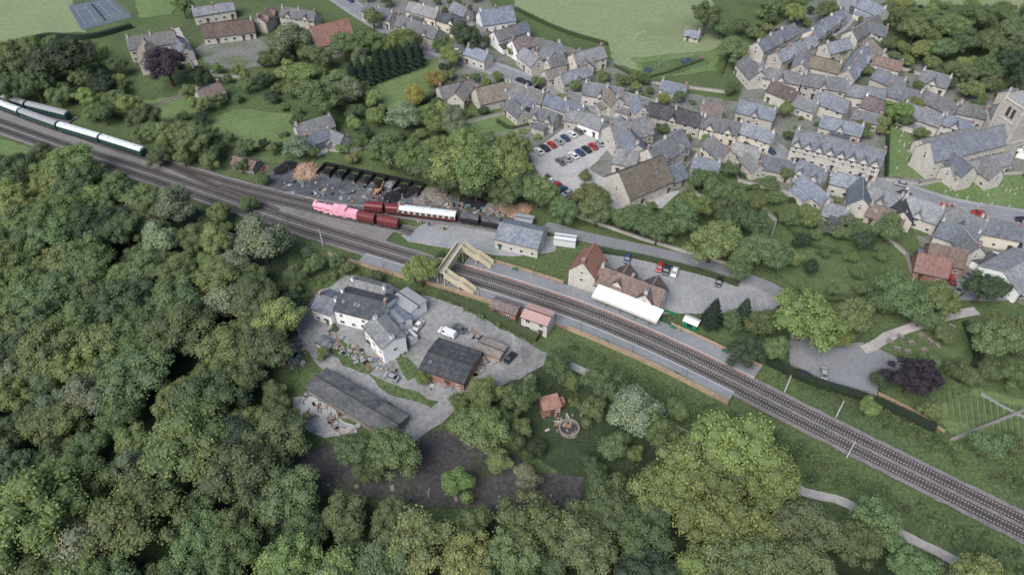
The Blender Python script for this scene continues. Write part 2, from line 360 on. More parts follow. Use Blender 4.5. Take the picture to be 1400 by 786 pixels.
track(offs(CL[::3],1.85)); track(offs(CL[::3],-1.85))
SA=pxline([(40,160),(140,198),(250,232),(330,255),(430,279),(500,289),(560,295),(630,304),(690,314)])
SB=pxline([(300,256),(360,272),(435,290),(490,302),(545,313),(565,318)])
SC=pxline([(-160,85),(0,148),(80,178),(200,215),(300,258),(380,290)])
SD=pxline([(-160,75),(0,138),(100,166)])
strip('siding_bed',SA[20:],5,'ballast',rag=.3); strip('siding_bed',SB,5,'ballast',rag=.3); strip('siding_bed',SD,5,'ballast',rag=.3)
for L in (SA,SB,SC,SD): track(L)
s_a,s_b=sU(505,340),sU(1005,525)
f_a,f_b=sU(625,375),sU(1022,533)
mb=MB(); L=seg(s_a,s_b); solid(mb,L,-3.6*SG,-7.4*SG,0,.95,'brick','asphalt_grey'); solid(mb,L,-3.58*SG,-3.85*SG,.955,.975,'line_white'); mb.obj('railway_platform')
mb=MB(); L=seg(f_a,f_b); solid(mb,L,3.6*SG,8.0*SG,0,.95,'brick','asphalt_grey'); solid(mb,L,3.58*SG,3.85*SG,.955,.975,'line_white'); mb.obj('railway_platform')
for x,y in seg(s_a,s_b,-5.5): block(x,y,3)
for x,y in seg(f_a,f_b,5.8): block(x,y,3)
def fence(L,h=1.3,m='timber',name='wooden_fence',step=2.0,z=0):
    D=spline(L,step) if len(L)>2 else [tuple(np.array(L[0])+(np.array(L[1])-np.array(L[0]))*k/max(1,int(math.dist(*L)/step))) for k in range(max(1,int(math.dist(*L)/step))+1)]
    mb=MB()
    for x,y in D: mb.box(x,y,z+h/2+.05,.15,.15,h+.1,m)
    solid(mb,D,-.03,.03,z+.12,z+h*.92,m)
    solid(mb,D,-.08,-.035,z+h*.78,z+h*.88,m)
    return mb.obj(name)
fence(seg(sU(470,330),s_a+12,-8.2),1.8); fence(seg(s_a+12,sU(585,365),-8.2),2.1)
fence(seg(sU(790,430),s_b,-7.7),2.3)
fence(seg(sU(600,367),sU(690,395),-7.7),2.2)
fence(seg(sU(905,475),f_b,8.3),2.0,'timber')
fence(seg(sU(650,380),sU(755,415),8.4),1.9)
# ---------------------------------------------------------------- houses
def win(mb,x,y,z,w_,h_,ax,sg,wallm='frame_white'):
    def bx(dx,dz,sx,sz,dep,m):
        if ax=='y': mb.box(x+dx,y+sg*dep/2,z+dz,sx,dep,sz,m)
        else: mb.box(x+sg*dep/2,y+dx,z+dz,dep,sx,sz,m)
    bx(0,0,w_-.02,h_-.02,.05,'glass')
    t=.1
    bx(-w_/2,0,t,h_+t,.10,wallm); bx(w_/2,0,t,h_+t,.10,wallm); bx(0,0,.07,h_-t,.09,wallm)
    bx(0,h_/2,w_-t,t,.10,wallm); bx(0,-h_/2,w_+.2,.1,.16,wallm)
def house(a,b,w,he,roof='slate',wall='stone',pitch=42,name='stone_cottage',chim=True,gables=0,gside=-1,lean=None,ov=.35,door='door_brown',wins=True,sky=False):
    L=math.dist(a,b); mx,my=(a[0]+b[0])/2,(a[1]+b[1])/2; an=math.atan2(b[1]-a[1],b[0]-a[0])
    hw=w/2; tn=math.tan(math.radians(pitch)); hr=he+hw*tn; h2=L/2
    mb=MB()
    vs=[(-h2,-hw,0),(h2,-hw,0),(h2,hw,0),(-h2,hw,0),(-h2,-hw,he),(h2,-hw,he),(h2,hw,he),(-h2,hw,he),(-h2,0,hr),(h2,0,hr)]
    mb.poly(vs,[(0,1,5,4),(2,3,7,6),(1,2,6,9,5),(3,0,4,8,7)],wall)
    T_=.17; X=h2+ov*.6
    for sg in (-1,1):
        ye=sg*(hw+ov); ze=he-ov*tn
        vs=[(-X,0,hr+.01),(X,0,hr+.01),(X,ye,ze+.01),(-X,ye,ze+.01)]; vs+=[(x,y,z+T_) for x,y,z in vs]
        mb.poly(vs,[(4,5,6,7),(0,1,2,3),(2,3,7,6),(1,2,6,5),(3,0,4,7)],roof)
        mb.box(0,sg*(hw+ov+.08),ze+.12,2*X-.1,.12,.11,'gutter')
    mb.box(0,0,hr+T_+.03,2*X-.05,.28,.14,'ridge_red' if roof=='tile_red' else 'ridge_tile' if roof in('slate','tile_brown') and random.random()<.7 else 'roof_grey' if roof=='slate' else 'gutter')
    fl=[1.45] if he<4.2 else [1.45,4.0]
    if he>7: fl=[1.6,4.3,6.9]
    if wins:
        n=max(1,int(L/3.1))
        for sg in (-1,1):
            dk=random.randrange(n)
            for i in range(n):
                x=-h2+(i+.5)*L/n+random.uniform(-.2,.2)
                for k,z in enumerate(fl):
                    if z+.7>he: continue
                    if k==0 and (i==dk or (n>4 and i%3==1)):
                        mb.box(x,sg*(hw+.03),1.05,.95,.08,2.1,door); mb.box(x,sg*(hw+.35),2.3,1.4,.7,.1,'gutter')
                    elif random.random()<.88: win(mb,x,sg*hw,z,random.choice([.9,1.1,1.3]),1.15,'y',sg)
            if he>3.4:
                win(mb,sg*h2,0,fl[-1] if len(fl)>1 else 1.5,1.0,1.1,'x',sg)
                if hw*tn>2.4: win(mb,sg*h2,0,he+.6,.8,.9,'x',sg)
    if chim:
        xs=[-h2+.55,h2-.55] if L<13 else [-h2+.6+(L-1.2)*i/int(L/7.5) for i in range(int(L/7.5)+1)]
        for i,x in enumerate(xs):
            if (L<9 and i==1 and random.random()<.6) or random.random()<.15: continue
            mb.box(x,0,hr+.2,.7,1.0,1.9,'brick' if random.random()<.3 else wall); mb.box(x,0,hr+1.2,.82,1.12,.12,'roof_grey')
            for dy in (-.26,.26): mb.cyl((x,dy,hr+1.25),(x,dy,hr+1.65),.12,.1,'pot',6)
    for g in range(gables):
        gw=1.7; xc=-h2+(g+.5)*L/gables; pz=min(hr-.3,he+gw*1.15); sg=gside
        yf=sg*(hw+.55); yb=sg*((hr-pz)/tn-.3 if hr-pz>.3*tn else 0)
        for q in (-1,1):
            xe=xc+q*(gw+.3); ze=pz-(gw+.3)*1.15
            v=[(xc,yf,pz+.12),(xc,yb,pz+.12),(xe,sg*(hw-.9),ze+.12),(xe,yf,ze+.12)]
            v+=[(x,y,z-.1) for x,y,z in v]
            mb.poly(v,[(0,1,2,3),(4,5,6,7),(0,3,7,4),(2,3,7,6)],roof)
        yy=sg*(hw+.25)
        mb.poly([(xc-gw,yy,he-1.9),(xc+gw,yy,he-1.9),(xc+gw,yy,he-.1),(xc,yy,pz),(xc-gw,yy,he-.1),(xc-gw,sg*(hw-.5),he-1.9),(xc+gw,sg*(hw-.5),he-1.9),(xc+gw,sg*(hw-.5),he-.1),(xc-gw,sg*(hw-.5),he-.1)],
                [(0,1,2,3,4),(1,6,7,2),(0,4,8,5),(0,5,6,1)],wall)
        win(mb,xc,yy,he-.6,1.1,1.15,'y',sg)
    if lean is None: lean=random.random()<.4 and L<18
    if lean:
        sg=random.choice([-1,1]); lw=L*random.uniform(.35,.6); ld=random.uniform(2.2,3.5); x0=random.uniform(-h2+lw/2,h2-lw/2)
        y0=sg*(hw+ld/2); mb.box(x0,y0,1.15,lw,ld,2.3,wall)
        v=[(x0-lw/2-.15,sg*(hw+.02),3.1),(x0+lw/2+.15,sg*(hw+.02),3.1),(x0+lw/2+.15,sg*(hw+ld+.25),2.32),(x0-lw/2-.15,sg*(hw+ld+.25),2.32)]
        v+=[(x,y,z+.12) for x,y,z in v]
        mb.poly(v,[(0,1,2,3),(4,5,6,7),(2,3,7,6),(1,2,6,5),(0,3,7,4)],random.choice([roof,'slate','slate_dark']))
    if sky or random.random()<.3:
        for i in range(random.randint(1,3)):
            x=random.uniform(-h2+1.5,h2-1.5) if h2>2 else 0; sg=random.choice([-1,1]); q=.5; y=sg*hw*q; z=hr-abs(y)*tn+T_+.05
            c,s_=math.cos(math.radians(pitch)),math.sin(math.radians(pitch)); d=.5
            v=[(x-.4,y-sg*d*c,z+d*s_),(x+.4,y-sg*d*c,z+d*s_),(x+.4,y+sg*d*c,z-d*s_),(x-.4,y+sg*d*c,z-d*s_)]
            mb.poly(v,[(0,1,2,3)],'skylight')
    o=mb.obj(name,(mx,my,0),an)
    n=max(2,int(L/3))
    for i in range(n+1): block(a[0]+(b[0]-a[0])*i/n,a[1]+(b[1]-a[1])*i/n,hw+.3)
    return o
def Hs(u1,v1,u2,v2,w=8,he=5,roof='slate',wall='stone',pitch=42,**k):
    hr=he+w/2*math.tan(math.radians(pitch))
    return house(G(u1,v1,hr),G(u2,v2,hr),w,he,roof,wall,pitch,**k)
TR='terraced_houses'
HL=[(172,52,238,42,9,6),(200,76,196,46,8,5.5),(238,48,252,66,7,5),(262,12,318,3,8,5),(275,34,345,26,9,4),(385,10,432,17,8,5),(352,24,370,8,8,5,'tile_brown'),
(500,4,538,17,8,5),(545,21,600,40,8,5),(560,2,600,13,8,5),(602,16,642,27,8,5),(640,30,665,41,8,5),(675,44,697,37,8,5),(700,56,724,48,8,5),(716,64,736,80,7,5),
(733,70,766,58,8,5.2),(748,82,770,74,7,4.5),(783,74,824,63,9,6),(803,86,792,66,7,5),(745,97,772,90,7,4),(765,103,802,90,8,5),(620,2,640,12,7,5),(700,36,720,30,7,5),
(268,124,300,112,8,4.2,'tile_brown'),(403,172,452,157,8,4,'slate'),(416,188,446,176,7,4,'slate'),(448,176,470,186,6,3.5),
(600,119,642,110,10,4,'thatch'),(650,121,694,111,10,4,'thatch'),(622,128,632,112,8,4,'thatch'),
(696,112,745,126,8,5),(748,127,800,146,8,5),(697,134,716,150,7,4),(728,146,762,156,7,4.5),(775,150,822,158,7,4.5),(690,125,730,135,6,3.5),
(800,112,850,121,9,5),(850,125,900,139,8,5),(888,140,962,157,8,5,'slate_dark'),(962,158,1012,168,8,5),(1012,166,1060,182,8,5),(1012,138,1062,150,8,4.5),(960,140,990,146,7,4),
(830,118,846,134,7,5),(870,128,880,146,7,5),
(972,184,998,206,8,5),(1002,193,1042,204,8,5),(950,213,986,222,8,4),(1042,213,1088,222,7,4),(1020,206,1040,226,6,4),
(1125,158,1182,172,7,4.5),(1094,218,1132,234,8,4.5),(1098,238,1134,268,7,3.5),(1140,234,1186,246,8,5),(1186,252,1236,268,9,5),(1238,266,1292,284,9,5),(1294,282,1352,302,9,5),
(1130,276,1162,286,7,3),(1190,278,1240,294,7,3.5),(1288,300,1342,318,10,5),(1180,240,1180,272,8,5),(1240,258,1236,290,8,4.5),(1316,310,1340,338,8,4.5),(1340,296,1400,308,9,5),
(1036,58,1086,32,9,6),(1062,72,1112,48,8,5),(1110,42,1150,12,8,5),(1165,42,1200,20,8,5),(1180,-2,1212,12,8,5),(1180,28,1215,38,8,5),(1046,92,1098,102,8,5),(1100,100,1160,109,8,5.5),(1110,76,1152,86,8,5),
(1160,96,1186,62,8,5),(1160,115,1212,123,8,5),(1200,94,1240,110,8,5),(1216,114,1262,127,8,5.5),(1262,122,1312,144,8,5),(1312,140,1352,148,8,5),(1184,130,1226,144,8,5),
(1238,140,1292,158,8,5),(1292,156,1332,168,8,5),(1120,124,1162,139,8,5),(1168,150,1206,158,7,4),(1262,95,1302,106,8,4.5),(1056,110,1092,124,8,5),(1020,76,1040,98,8,5),(1080,128,1120,142,7,4),
(1130,60,1160,52,8,5),(1190,50,1210,72,8,5),(1200,76,1235,86,7,5),(1096,88,1102,66,7,5),(1350,150,1384,138,8,5),(1390,40,1420,50,8,5),(1380,125,1420,110,8,5),
(640,62,668,72,7,4.5),(790,152,826,166,7,4),(938,40,958,44,5,3,'slate'),(1390,180,1430,190,8,5),(905,110,940,118,6,3)]
for h in HL:
    u1,v1,u2,v2,w_,he=h[:6]; rf=h[6] if len(h)>6 else random.choice(['slate']*13+['tile_brown','thatch','slate_dark'])
    wl=random.choice(['stone']*3+['stone_light']*4+['render_white','cream']) if rf!='thatch' else 'stone_light'
    Lp=math.hypot(u2-u1,v2-v1)
    Hs(u1,v1,u2,v2,w_*random.uniform(.80,.95),he-random.uniform(.1,.9),rf,wl,pitch=random.uniform(35,45),gables=(random.choice([0,0,1,2]) if he>4.4 else 0),name='stone_cottage' if Lp<50 else TR)
Hs(424,38,475,26,13,5,'tile_red','stone_light',name='village_hall',chim=False)
Hs(655,15,700,8,10,6,'slate','render_white',name='white_house')
Hs(1090,176,1212,206,9,6.2,'slate','stone_light',gables=8,name='gabled_terrace',lean=False)
Hs(834,172,886,158,10,6,'slate','stone_light',gables=2,name='stone_hall'); Hs(848,158,872,198,9,6,'slate','stone_light',name='stone_hall'); Hs(886,204,932,176,10,6,'slate','stone_light',gables=2,name='stone_hall')
Hs(842,202,874,208,8,4,'slate','stone_light',name='stone_hall'); Hs(846,236,906,212,14,4.5,'thatch','stone_light',name='school_hall',chim=False); Hs(908,232,932,222,8,3,'slate','stone_light',name='school_hall')
Hs(1256,346,1302,356,8,3,'tile_red','brick',name='outbuilding',chim=False); Hs(1272,333,1324,343,8,3.2,'tile_brown','brick',name='outbuilding',chim=False)
Hs(1372,372,1420,346,13,4,'slate','render_white',pitch=25,name='shop_building',chim=False)
Hs(466,398,530,414,10,5.6,'slate_dark','render_white',pitch=27,name='white_house',lean=False,sky=True); Hs(480,382,528,395,7,5,'slate','render_white',name='white_house',lean=False,pitch=30)
Hs(436,402,462,412,8,4.6,'slate','render_white',pitch=25,name='white_house',lean=False); Hs(512,434,538,464,7,6.6,'slate','render_white',pitch=20,name='white_house',lean=False)
Hs(545,400,572,418,6,4.2,'roof_grey','render_white',pitch=8,name='garage',chim=False,lean=False); Hs(532,418,552,438,5,4.2,'slate','render_white',pitch=20,name='garage',chim=False,lean=False)
Hs(586,480,646,500,11,3.4,'slate_dark','brick',pitch=10,name='brick_workshop',lean=False,sky=True,chim=False)
Hs(432,514,544,580,7,3,'metal_roof','timber_grey',pitch=14,name='long_shed',chim=False,lean=False,wins=False)
Hs(655,468,688,481,4.5,2.3,'timber_grey','timber',pitch=6,name='timber_store',chim=False,lean=False,wins=False)
Hs(392,470,408,466,3,2.2,'metal_roof','timber_grey',pitch=12,name='garden_shed',chim=False,lean=False,wins=False); Hs(436,462,448,470,2.5,2.1,'slate','render_white',pitch=12,name='garden_shed',chim=False,lean=False,wins=False); Hs(556,452,566,462,2.4,2.3,'roof_white','roof_white',pitch=5,name='shipping_container',chim=False,lean=False,wins=False,ov=.05)
Hs(684,305,742,318,10,4,'slate','stone_light',pitch=25,name='goods_shed',chim=False,lean=False,door='door_green')
Hs(758,322,788,326,3,2.6,'roof_white','roof_white',pitch=6,name='shipping_container',chim=False,lean=False,wins=False,ov=.05)
Hs(705,297,728,301,4,2.6,'roof_grey','steel',pitch=6,name='storage_shed',chim=False,lean=False,wins=False)
Hs(283,318,312,326,6,3,'slate_dark','timber_grey',pitch=20,name='timber_shed',chim=False,lean=False); Hs(320,215,350,222,5,2.5,'tile_brown','timber_grey',pitch=25,name='timber_shed',chim=False,lean=False)
sa=sU(768,420); sb=sU(880,464)
def TH(s0,o0,s1,o1,*a,**k): return house(T(s0,o0),T(s1,o1),*a,**k)
TH(sa+1,8.9,sa+1,18,8,6.2,'tile_red','stone_light',48,name='station_building',lean=False)
TH(sa+5,13.2,sb-1,13.2,8.4,3.8,'tile_brown','stone_light',44,name='station_building',lean=False)
TH(sb-5,8.9,sb-5,18,6,4.2,'tile_brown','stone_light',46,name='station_building',lean=False)
TH(sa+11,10,sa+11,18.5,5.5,4.2,'tile_brown','stone_light',46,name='station_building',lean=False,chim=False)
mb=MB(); Lc=seg(sa+6,sb+1); A=offs(Lc,4.3*SG);B=offs(Lc,8.9*SG); n=len(Lc)
mb.poly([(x,y,3.9) for x,y in A]+[(x,y,4.7) for x,y in B]+[(x,y,3.7) for x,y in A]+[(x,y,4.5) for x,y in B],[(i,i+1,n+i+1,n+i) for i in range(n-1)]+[(2*n+i,2*n+i+1,3*n+i+1,3*n+i) for i in range(n-1)],'canopy_white')
solid(mb,Lc,4.2*SG,4.28*SG,3.2,3.95,'cream')
for k in range(1,n-1,2): (x0,y0),(x1,y1)=A[k],B[k]; mb.box((x0+x1)/2,(y0+y1)/2,4.36,math.dist(A[k],B[k])*.97,.07,.9*.12,'roof_grey',math.atan2(y1-y0,x1-x0)) if False else None
for k in range(2,n-1,2): x,y=offs(Lc,4.7*SG)[k]; mb.cyl((x,y,.9),(x,y,3.8),.1,.08,'door_green',8)
mb.obj('platform_canopy')
s1=sU(712,400); s2=sU(752,413)
TH(s1-4,-9.2,s1+4,-9.2,4,3.1,'tile_brown','brick',20,name='platform_shelter',chim=False,lean=False)
TH(s2-4,-10,s2+4,-10,5.4,5,'pink_paint','stone_light',14,name='signal_box',chim=False,lean=False)
def footbridge():
    sm=sU(617,372); an=TA(sm); mb=MB()
    def loc(s,o): return T(sm+s,o)
    def slab(p,q,z0,z1,wd,m,th=.2):
        dx,dy=q[0]-p[0],q[1]-p[1]; l=math.hypot(dx,dy); nx,ny=-dy/l*wd/2,dx/l*wd/2
        v=[(p[0]-nx,p[1]-ny,z0),(p[0]+nx,p[1]+ny,z0),(q[0]+nx,q[1]+ny,z1),(q[0]-nx,q[1]-ny,z1)]; v+=[(a,b,c-th) for a,b,c in v]
        mb.poly(v,[(0,1,2,3),(4,5,6,7),(0,1,5,4),(1,2,6,5),(2,3,7,6),(3,0,4,7)],m)
    def span(p,q,z0,z1):
        slab(p,q,z0,z1,1.8,'concrete')
        dx,dy=q[0]-p[0],q[1]-p[1]; l=math.hypot(dx,dy)
        for sg in (-1,1):
            nx,ny=-dy/l*1.02*sg,dx/l*1.02*sg
            P0=(p[0]+nx,p[1]+ny);Q0=(q[0]+nx,q[1]+ny)
            slab(P0,Q0,z0+1.3,z1+1.3,.22,'bridge_tan',1.9)
            slab(P0,Q0,z0+1.42,z1+1.42,.34,'bridge_tan',.12)
    span(loc(0,-6.5),loc(0,6.5),5.4,5.4)
    for sg in (-1,1):
        span(loc(1.1,6.2*sg),loc(5,6.2*sg),5.4,3.3); span(loc(5,6.2*sg),loc(6.5,6.2*sg),3.3,3.3); span(loc(6.5,6.2*sg),loc(10.5,6.2*sg),3.3,1.0)
        for ds in (-1,1.2,5.6):
            for do in (-.9,.9):
                p=loc(ds,6.2*sg+do); mb.box(p[0],p[1],(5.2 if ds<3 else 3.1)/2+.1,.3,.3,(5.2 if ds<3 else 3.1),'bridge_tan',an)
    mb.obj('footbridge')
footbridge()
def church():
    mb=MB(); p0=G(1272,196,12); 
    e=G(1372,172,12); an=math.atan2(e[1]-p0[1],e[0]-p0[0]); 
    house(p0,e,9,7.5,'slate','stone_light',48,name='parish_church',chim=False,lean=False,gables=0)
    c,s=math.cos(an),math.sin(an)
    def off(p,a,b): return (p[0]+c*a-s*b,p[1]+s*a+c*b)
    L=math.dist(p0,e)
    house(off(p0,4,-8),off(e,-2,-8),6.5,4.2,'slate','stone_light',40,name='church_aisle',chim=False,lean=False,gables=0)
    house(off(p0,6,8),off(e,-2,8),6.5,4.2,'slate','stone_light',40,name='church_aisle',chim=False,lean=False,gables=0)
    house(off(p0,L*.55,-16),off(p0,L*.55,-8),6,4.5,'slate','stone_light',48,name='church_porch',chim=False,lean=False)
    house(off(p0,L*.25,-13),off(p0,L*.25,-4),6,6,'slate','stone_light',48,name='church_transept',chim=False,lean=False)
    q=off(e,4.5,0); W=8.5;HT=21
    mb.box(0,0,HT/2,W,W,HT,'stone',0); mb.box(0,0,7,W+.4,W+.4,.4,'stone_light'); mb.box(0,0,14,W+.4,W+.4,.4,'stone_light'); mb.box(0,0,HT-.4,W+.5,W+.5,.4,'stone_light')
    for sx in (-1,1):
        for sy in (-1,1):
            mb.box(sx*(W/2),sy*(W/2),HT/2-1,1.3,1.3,HT-2,'stone'); mb.cyl((sx*W/2,sy*W/2,HT-2),(sx*W/2,sy*W/2,HT+3.6),.7,.08,'stone',6)
    for k in range(5):
        t=-W/2+.9+k*(W-1.8)/4
        for sg in (-1,1): mb.box(t,sg*(W/2-.2),HT+.5,.9,.4,1.0,'stone'); mb.box(sg*(W/2-.2),t,HT+.5,.4,.9,1.0,'stone')
    mb.box(0,0,HT+.05,W-1,W-1,.1,'roof_grey')
    for sg in (-1,1):
        for t in (-1,1): mb.box(t,sg*W/2,17,1.1,.3,3.4,'gutter'); mb.box(sg*W/2,t,17,.3,1.1,3.4,'gutter')
    mb.obj('church_tower',(q[0],q[1],0),an); block(q[0],q[1],6)
church()
mb=MB()   # gravestones
for i in range(60):
    u,v=random.choice([(random.uniform(1270,1400),random.uniform(255,285)),(random.uniform(1225,1262),random.uniform(172,235))]); x,y=G(u,v)
    mb.box(x,y,.5,.6,.15,1.0,random.choice(['stone','stone_light']),.3,.85)
mb.obj('gravestones')
# ---------------------------------------------------------------- trains
def coach(p,q,L,body,roof,name,short=False,band=None):
    dx,dy=q[0]-p[0],q[1]-p[1]; an=math.atan2(dy,dx); l=math.hypot(dx,dy); mx,my=p[0]+dx/l*L/2,p[1]+dy/l*L/2
    mb=MB(); h=L/2-.3; prof=[(-1.3,1.15),(-1.4,1.9),(-1.36,3.0),(1.36,3.0),(1.4,1.9),(1.3,1.15)]
    n=len(prof); mb.poly([(-h,y,z) for y,z in prof]+[(h,y,z) for y,z in prof],[(i,(i+1)%n,n+(i+1)%n,n+i) for i in range(n)]+[tuple(range(n)),tuple(range(n,2*n))],body)
    rp=[(-1.42,2.98),(-1.3,3.35),(-.9,3.68),(-.4,3.82),(0,3.86),(.4,3.82),(.9,3.68),(1.3,3.35),(1.42,2.98)]; n=len(rp); H=h+.04
    mb.poly([(-H,y,z) for y,z in rp]+[(H,y,z) for y,z in rp],[(i,i+1,n+i+1,n+i) for i in range(n-1)]+[tuple(range(n)),tuple(range(n,2*n))],roof)
    mb.box(0,0,.95,2*h,2.3,.36,'black_paint')
    if not short:
        k=int(L/1.9)
        for i in range(k):
            x=-h+(i+.5)*2*h/k
            for sg in (-1,1): mb.box(x,sg*1.39,2.35,1.2,.08,.85,'glass'); 
        if band:
            for sg in (-1,1): mb.box(0,sg*1.375,2.35,2*h-.1,.06,1.05,band)
        for i in range(int(L/2.5)): mb.box(-h+1.2+i*2.5,random.choice([-.35,.35]),3.88,.35,.25,.12,'roof_grey')
    else:
        for i in range(5): mb.box(-h+.4+i*(2*h-.8)/4,0,2.05,.12,2.86,1.85,'black_paint')
    for bx in (-h*.72,h*.72):
        mb.box(bx,0,.6,2.6 if not short else .5,2.0,.35,'black_paint')
        for wx in ((-1,1) if not short else (0,)):
            for sg in (-1,1): mb.cyl((bx+wx,sg*.7,.75),(bx+wx,sg*.85,.75),.48,.48,'black_paint',12)
    for sg in (-1,1):
        mb.box(sg*(h+.2),0,1.0,.4,.3,.3,'black_paint')
        for y in (-.85,.85): mb.cyl((sg*h,y,1.05),(sg*(h+.45),y,1.05),.12,.2,'black_paint',8)
    mb.obj(name,(mx,my,0.15),an)
def along(L,s0,lens,fn,gap=.6):
    cs=[0]
    for i in range(1,len(L)): cs.append(cs[-1]+math.dist(L[i],L[i-1]))
    def at(s):
        s=min(max(s,0),cs[-1]-.01); i=max(k for k in range(len(cs)) if cs[k]<=s); i=min(i,len(L)-2); t=(s-cs[i])/(cs[i+1]-cs[i]); return (L[i][0]+(L[i+1][0]-L[i][0])*t,L[i][1]+(L[i+1][1]-L[i][1])*t)
    s=s0
    for k,l in enumerate(lens): fn(k,at(s),at(s+l),l); s+=l+gap
def near(L,u,v):
    p=G(u,v); i=min(range(len(L)),key=lambda k:math.dist(L[k],p)); return sum(math.dist(L[k],L[k-1]) for k in range(1,i+1))
e=near(SC,203,214)
Ls=[19.8]*6; st=max(0,e-sum(Ls)-.6*5)
along(SC,st,Ls,lambda k,p,q,l:coach(p,q,l,'coach_green','roof_white' if k!=3 else 'roof_grey','railway_coach'))
e=near(SD,100,166); Ls=[19.8]*4; st=max(0,e-82)
along(SD,st,Ls,lambda k,p,q,l:coach(p,q,l,'coach_green','roof_grey','railway_coach'))
a=near(SA,495,288)
along(SA,a,[6.5,6.5],lambda k,p,q,l:coach(p,q,l,'wagon_red','coach_maroon','goods_wagon',True))
a=near(SA,548,293); along(SA,a,[19.8],lambda k,p,q,l:coach(p,q,l,'coach_maroon','roof_white','railway_coach',False,'coach_cream'))
a=near(SA,630,304); along(SA,a,[6.5,6.5],lambda k,p,q,l:coach(p,q,l,'black_paint','metal_roof','goods_wagon',True))
a=near(SB,493,303); along(SB,a,[6.5,7.5],lambda k,p,q,l:coach(p,q,l,'wagon_red','wagon_red','goods_wagon',True))
def loco(p,q):
    an=math.atan2(q[1]-p[1],q[0]-p[0]); mx,my=(p[0]+q[0])/2,(p[1]+q[1])/2; mb=MB(); m='tarpaulin_pink'
    mb.box(0,0,1.0,17,2.3,.4,'black_paint')
    mb.cyl((-8,0,2.3),(1.0,0,2.4),.95,1.05,m,14); mb.cyl((-8.2,0,2.3),(-7,0,2.3),1.1,1.1,m,14)
    mb.cyl((-7.4,0,3.2),(-7.4,0,4.0),.35,.42,m,10); mb.cyl((-4,0,3.2),(-4,0,3.8),.5,.25,m,10); mb.box(0,0,2.6,2.6,2.2,2.4,m,0,.85)
    mb.box(2.4,0,2.5,2.6,2.7,2.8,m,0,.85); mb.box(6,0,2.1,5.2,2.6,1.9,m,0,.9)
    mb.box(-4,0,1.4,8,2.7,.25,m)
    for i in range(26):
        x=random.uniform(-8,8.3); sg=random.choice([-1,1]); mb.box(x,sg*1.25,1.6+random.uniform(-.3,.3),random.uniform(.6,1.4),.35,random.uniform(.8,1.5),m,random.uniform(-.3,.3),.6)
    for x in (-6.5,-4.7,-2.9,-1.1): 
        for sg in (-1,1): mb.cyl((x,sg*.75,.8),(x,sg*.9,.8),.75,.75,'black_paint',14)
    for x in (4.4,6,7.6):
        for sg in (-1,1): mb.cyl((x,sg*.75,.7),(x,sg*.9,.7),.55,.55,'black_paint',14)
    mb.obj('steam_locomotive',(mx,my,.2),an)
loco(G(434,288),G(491,301))
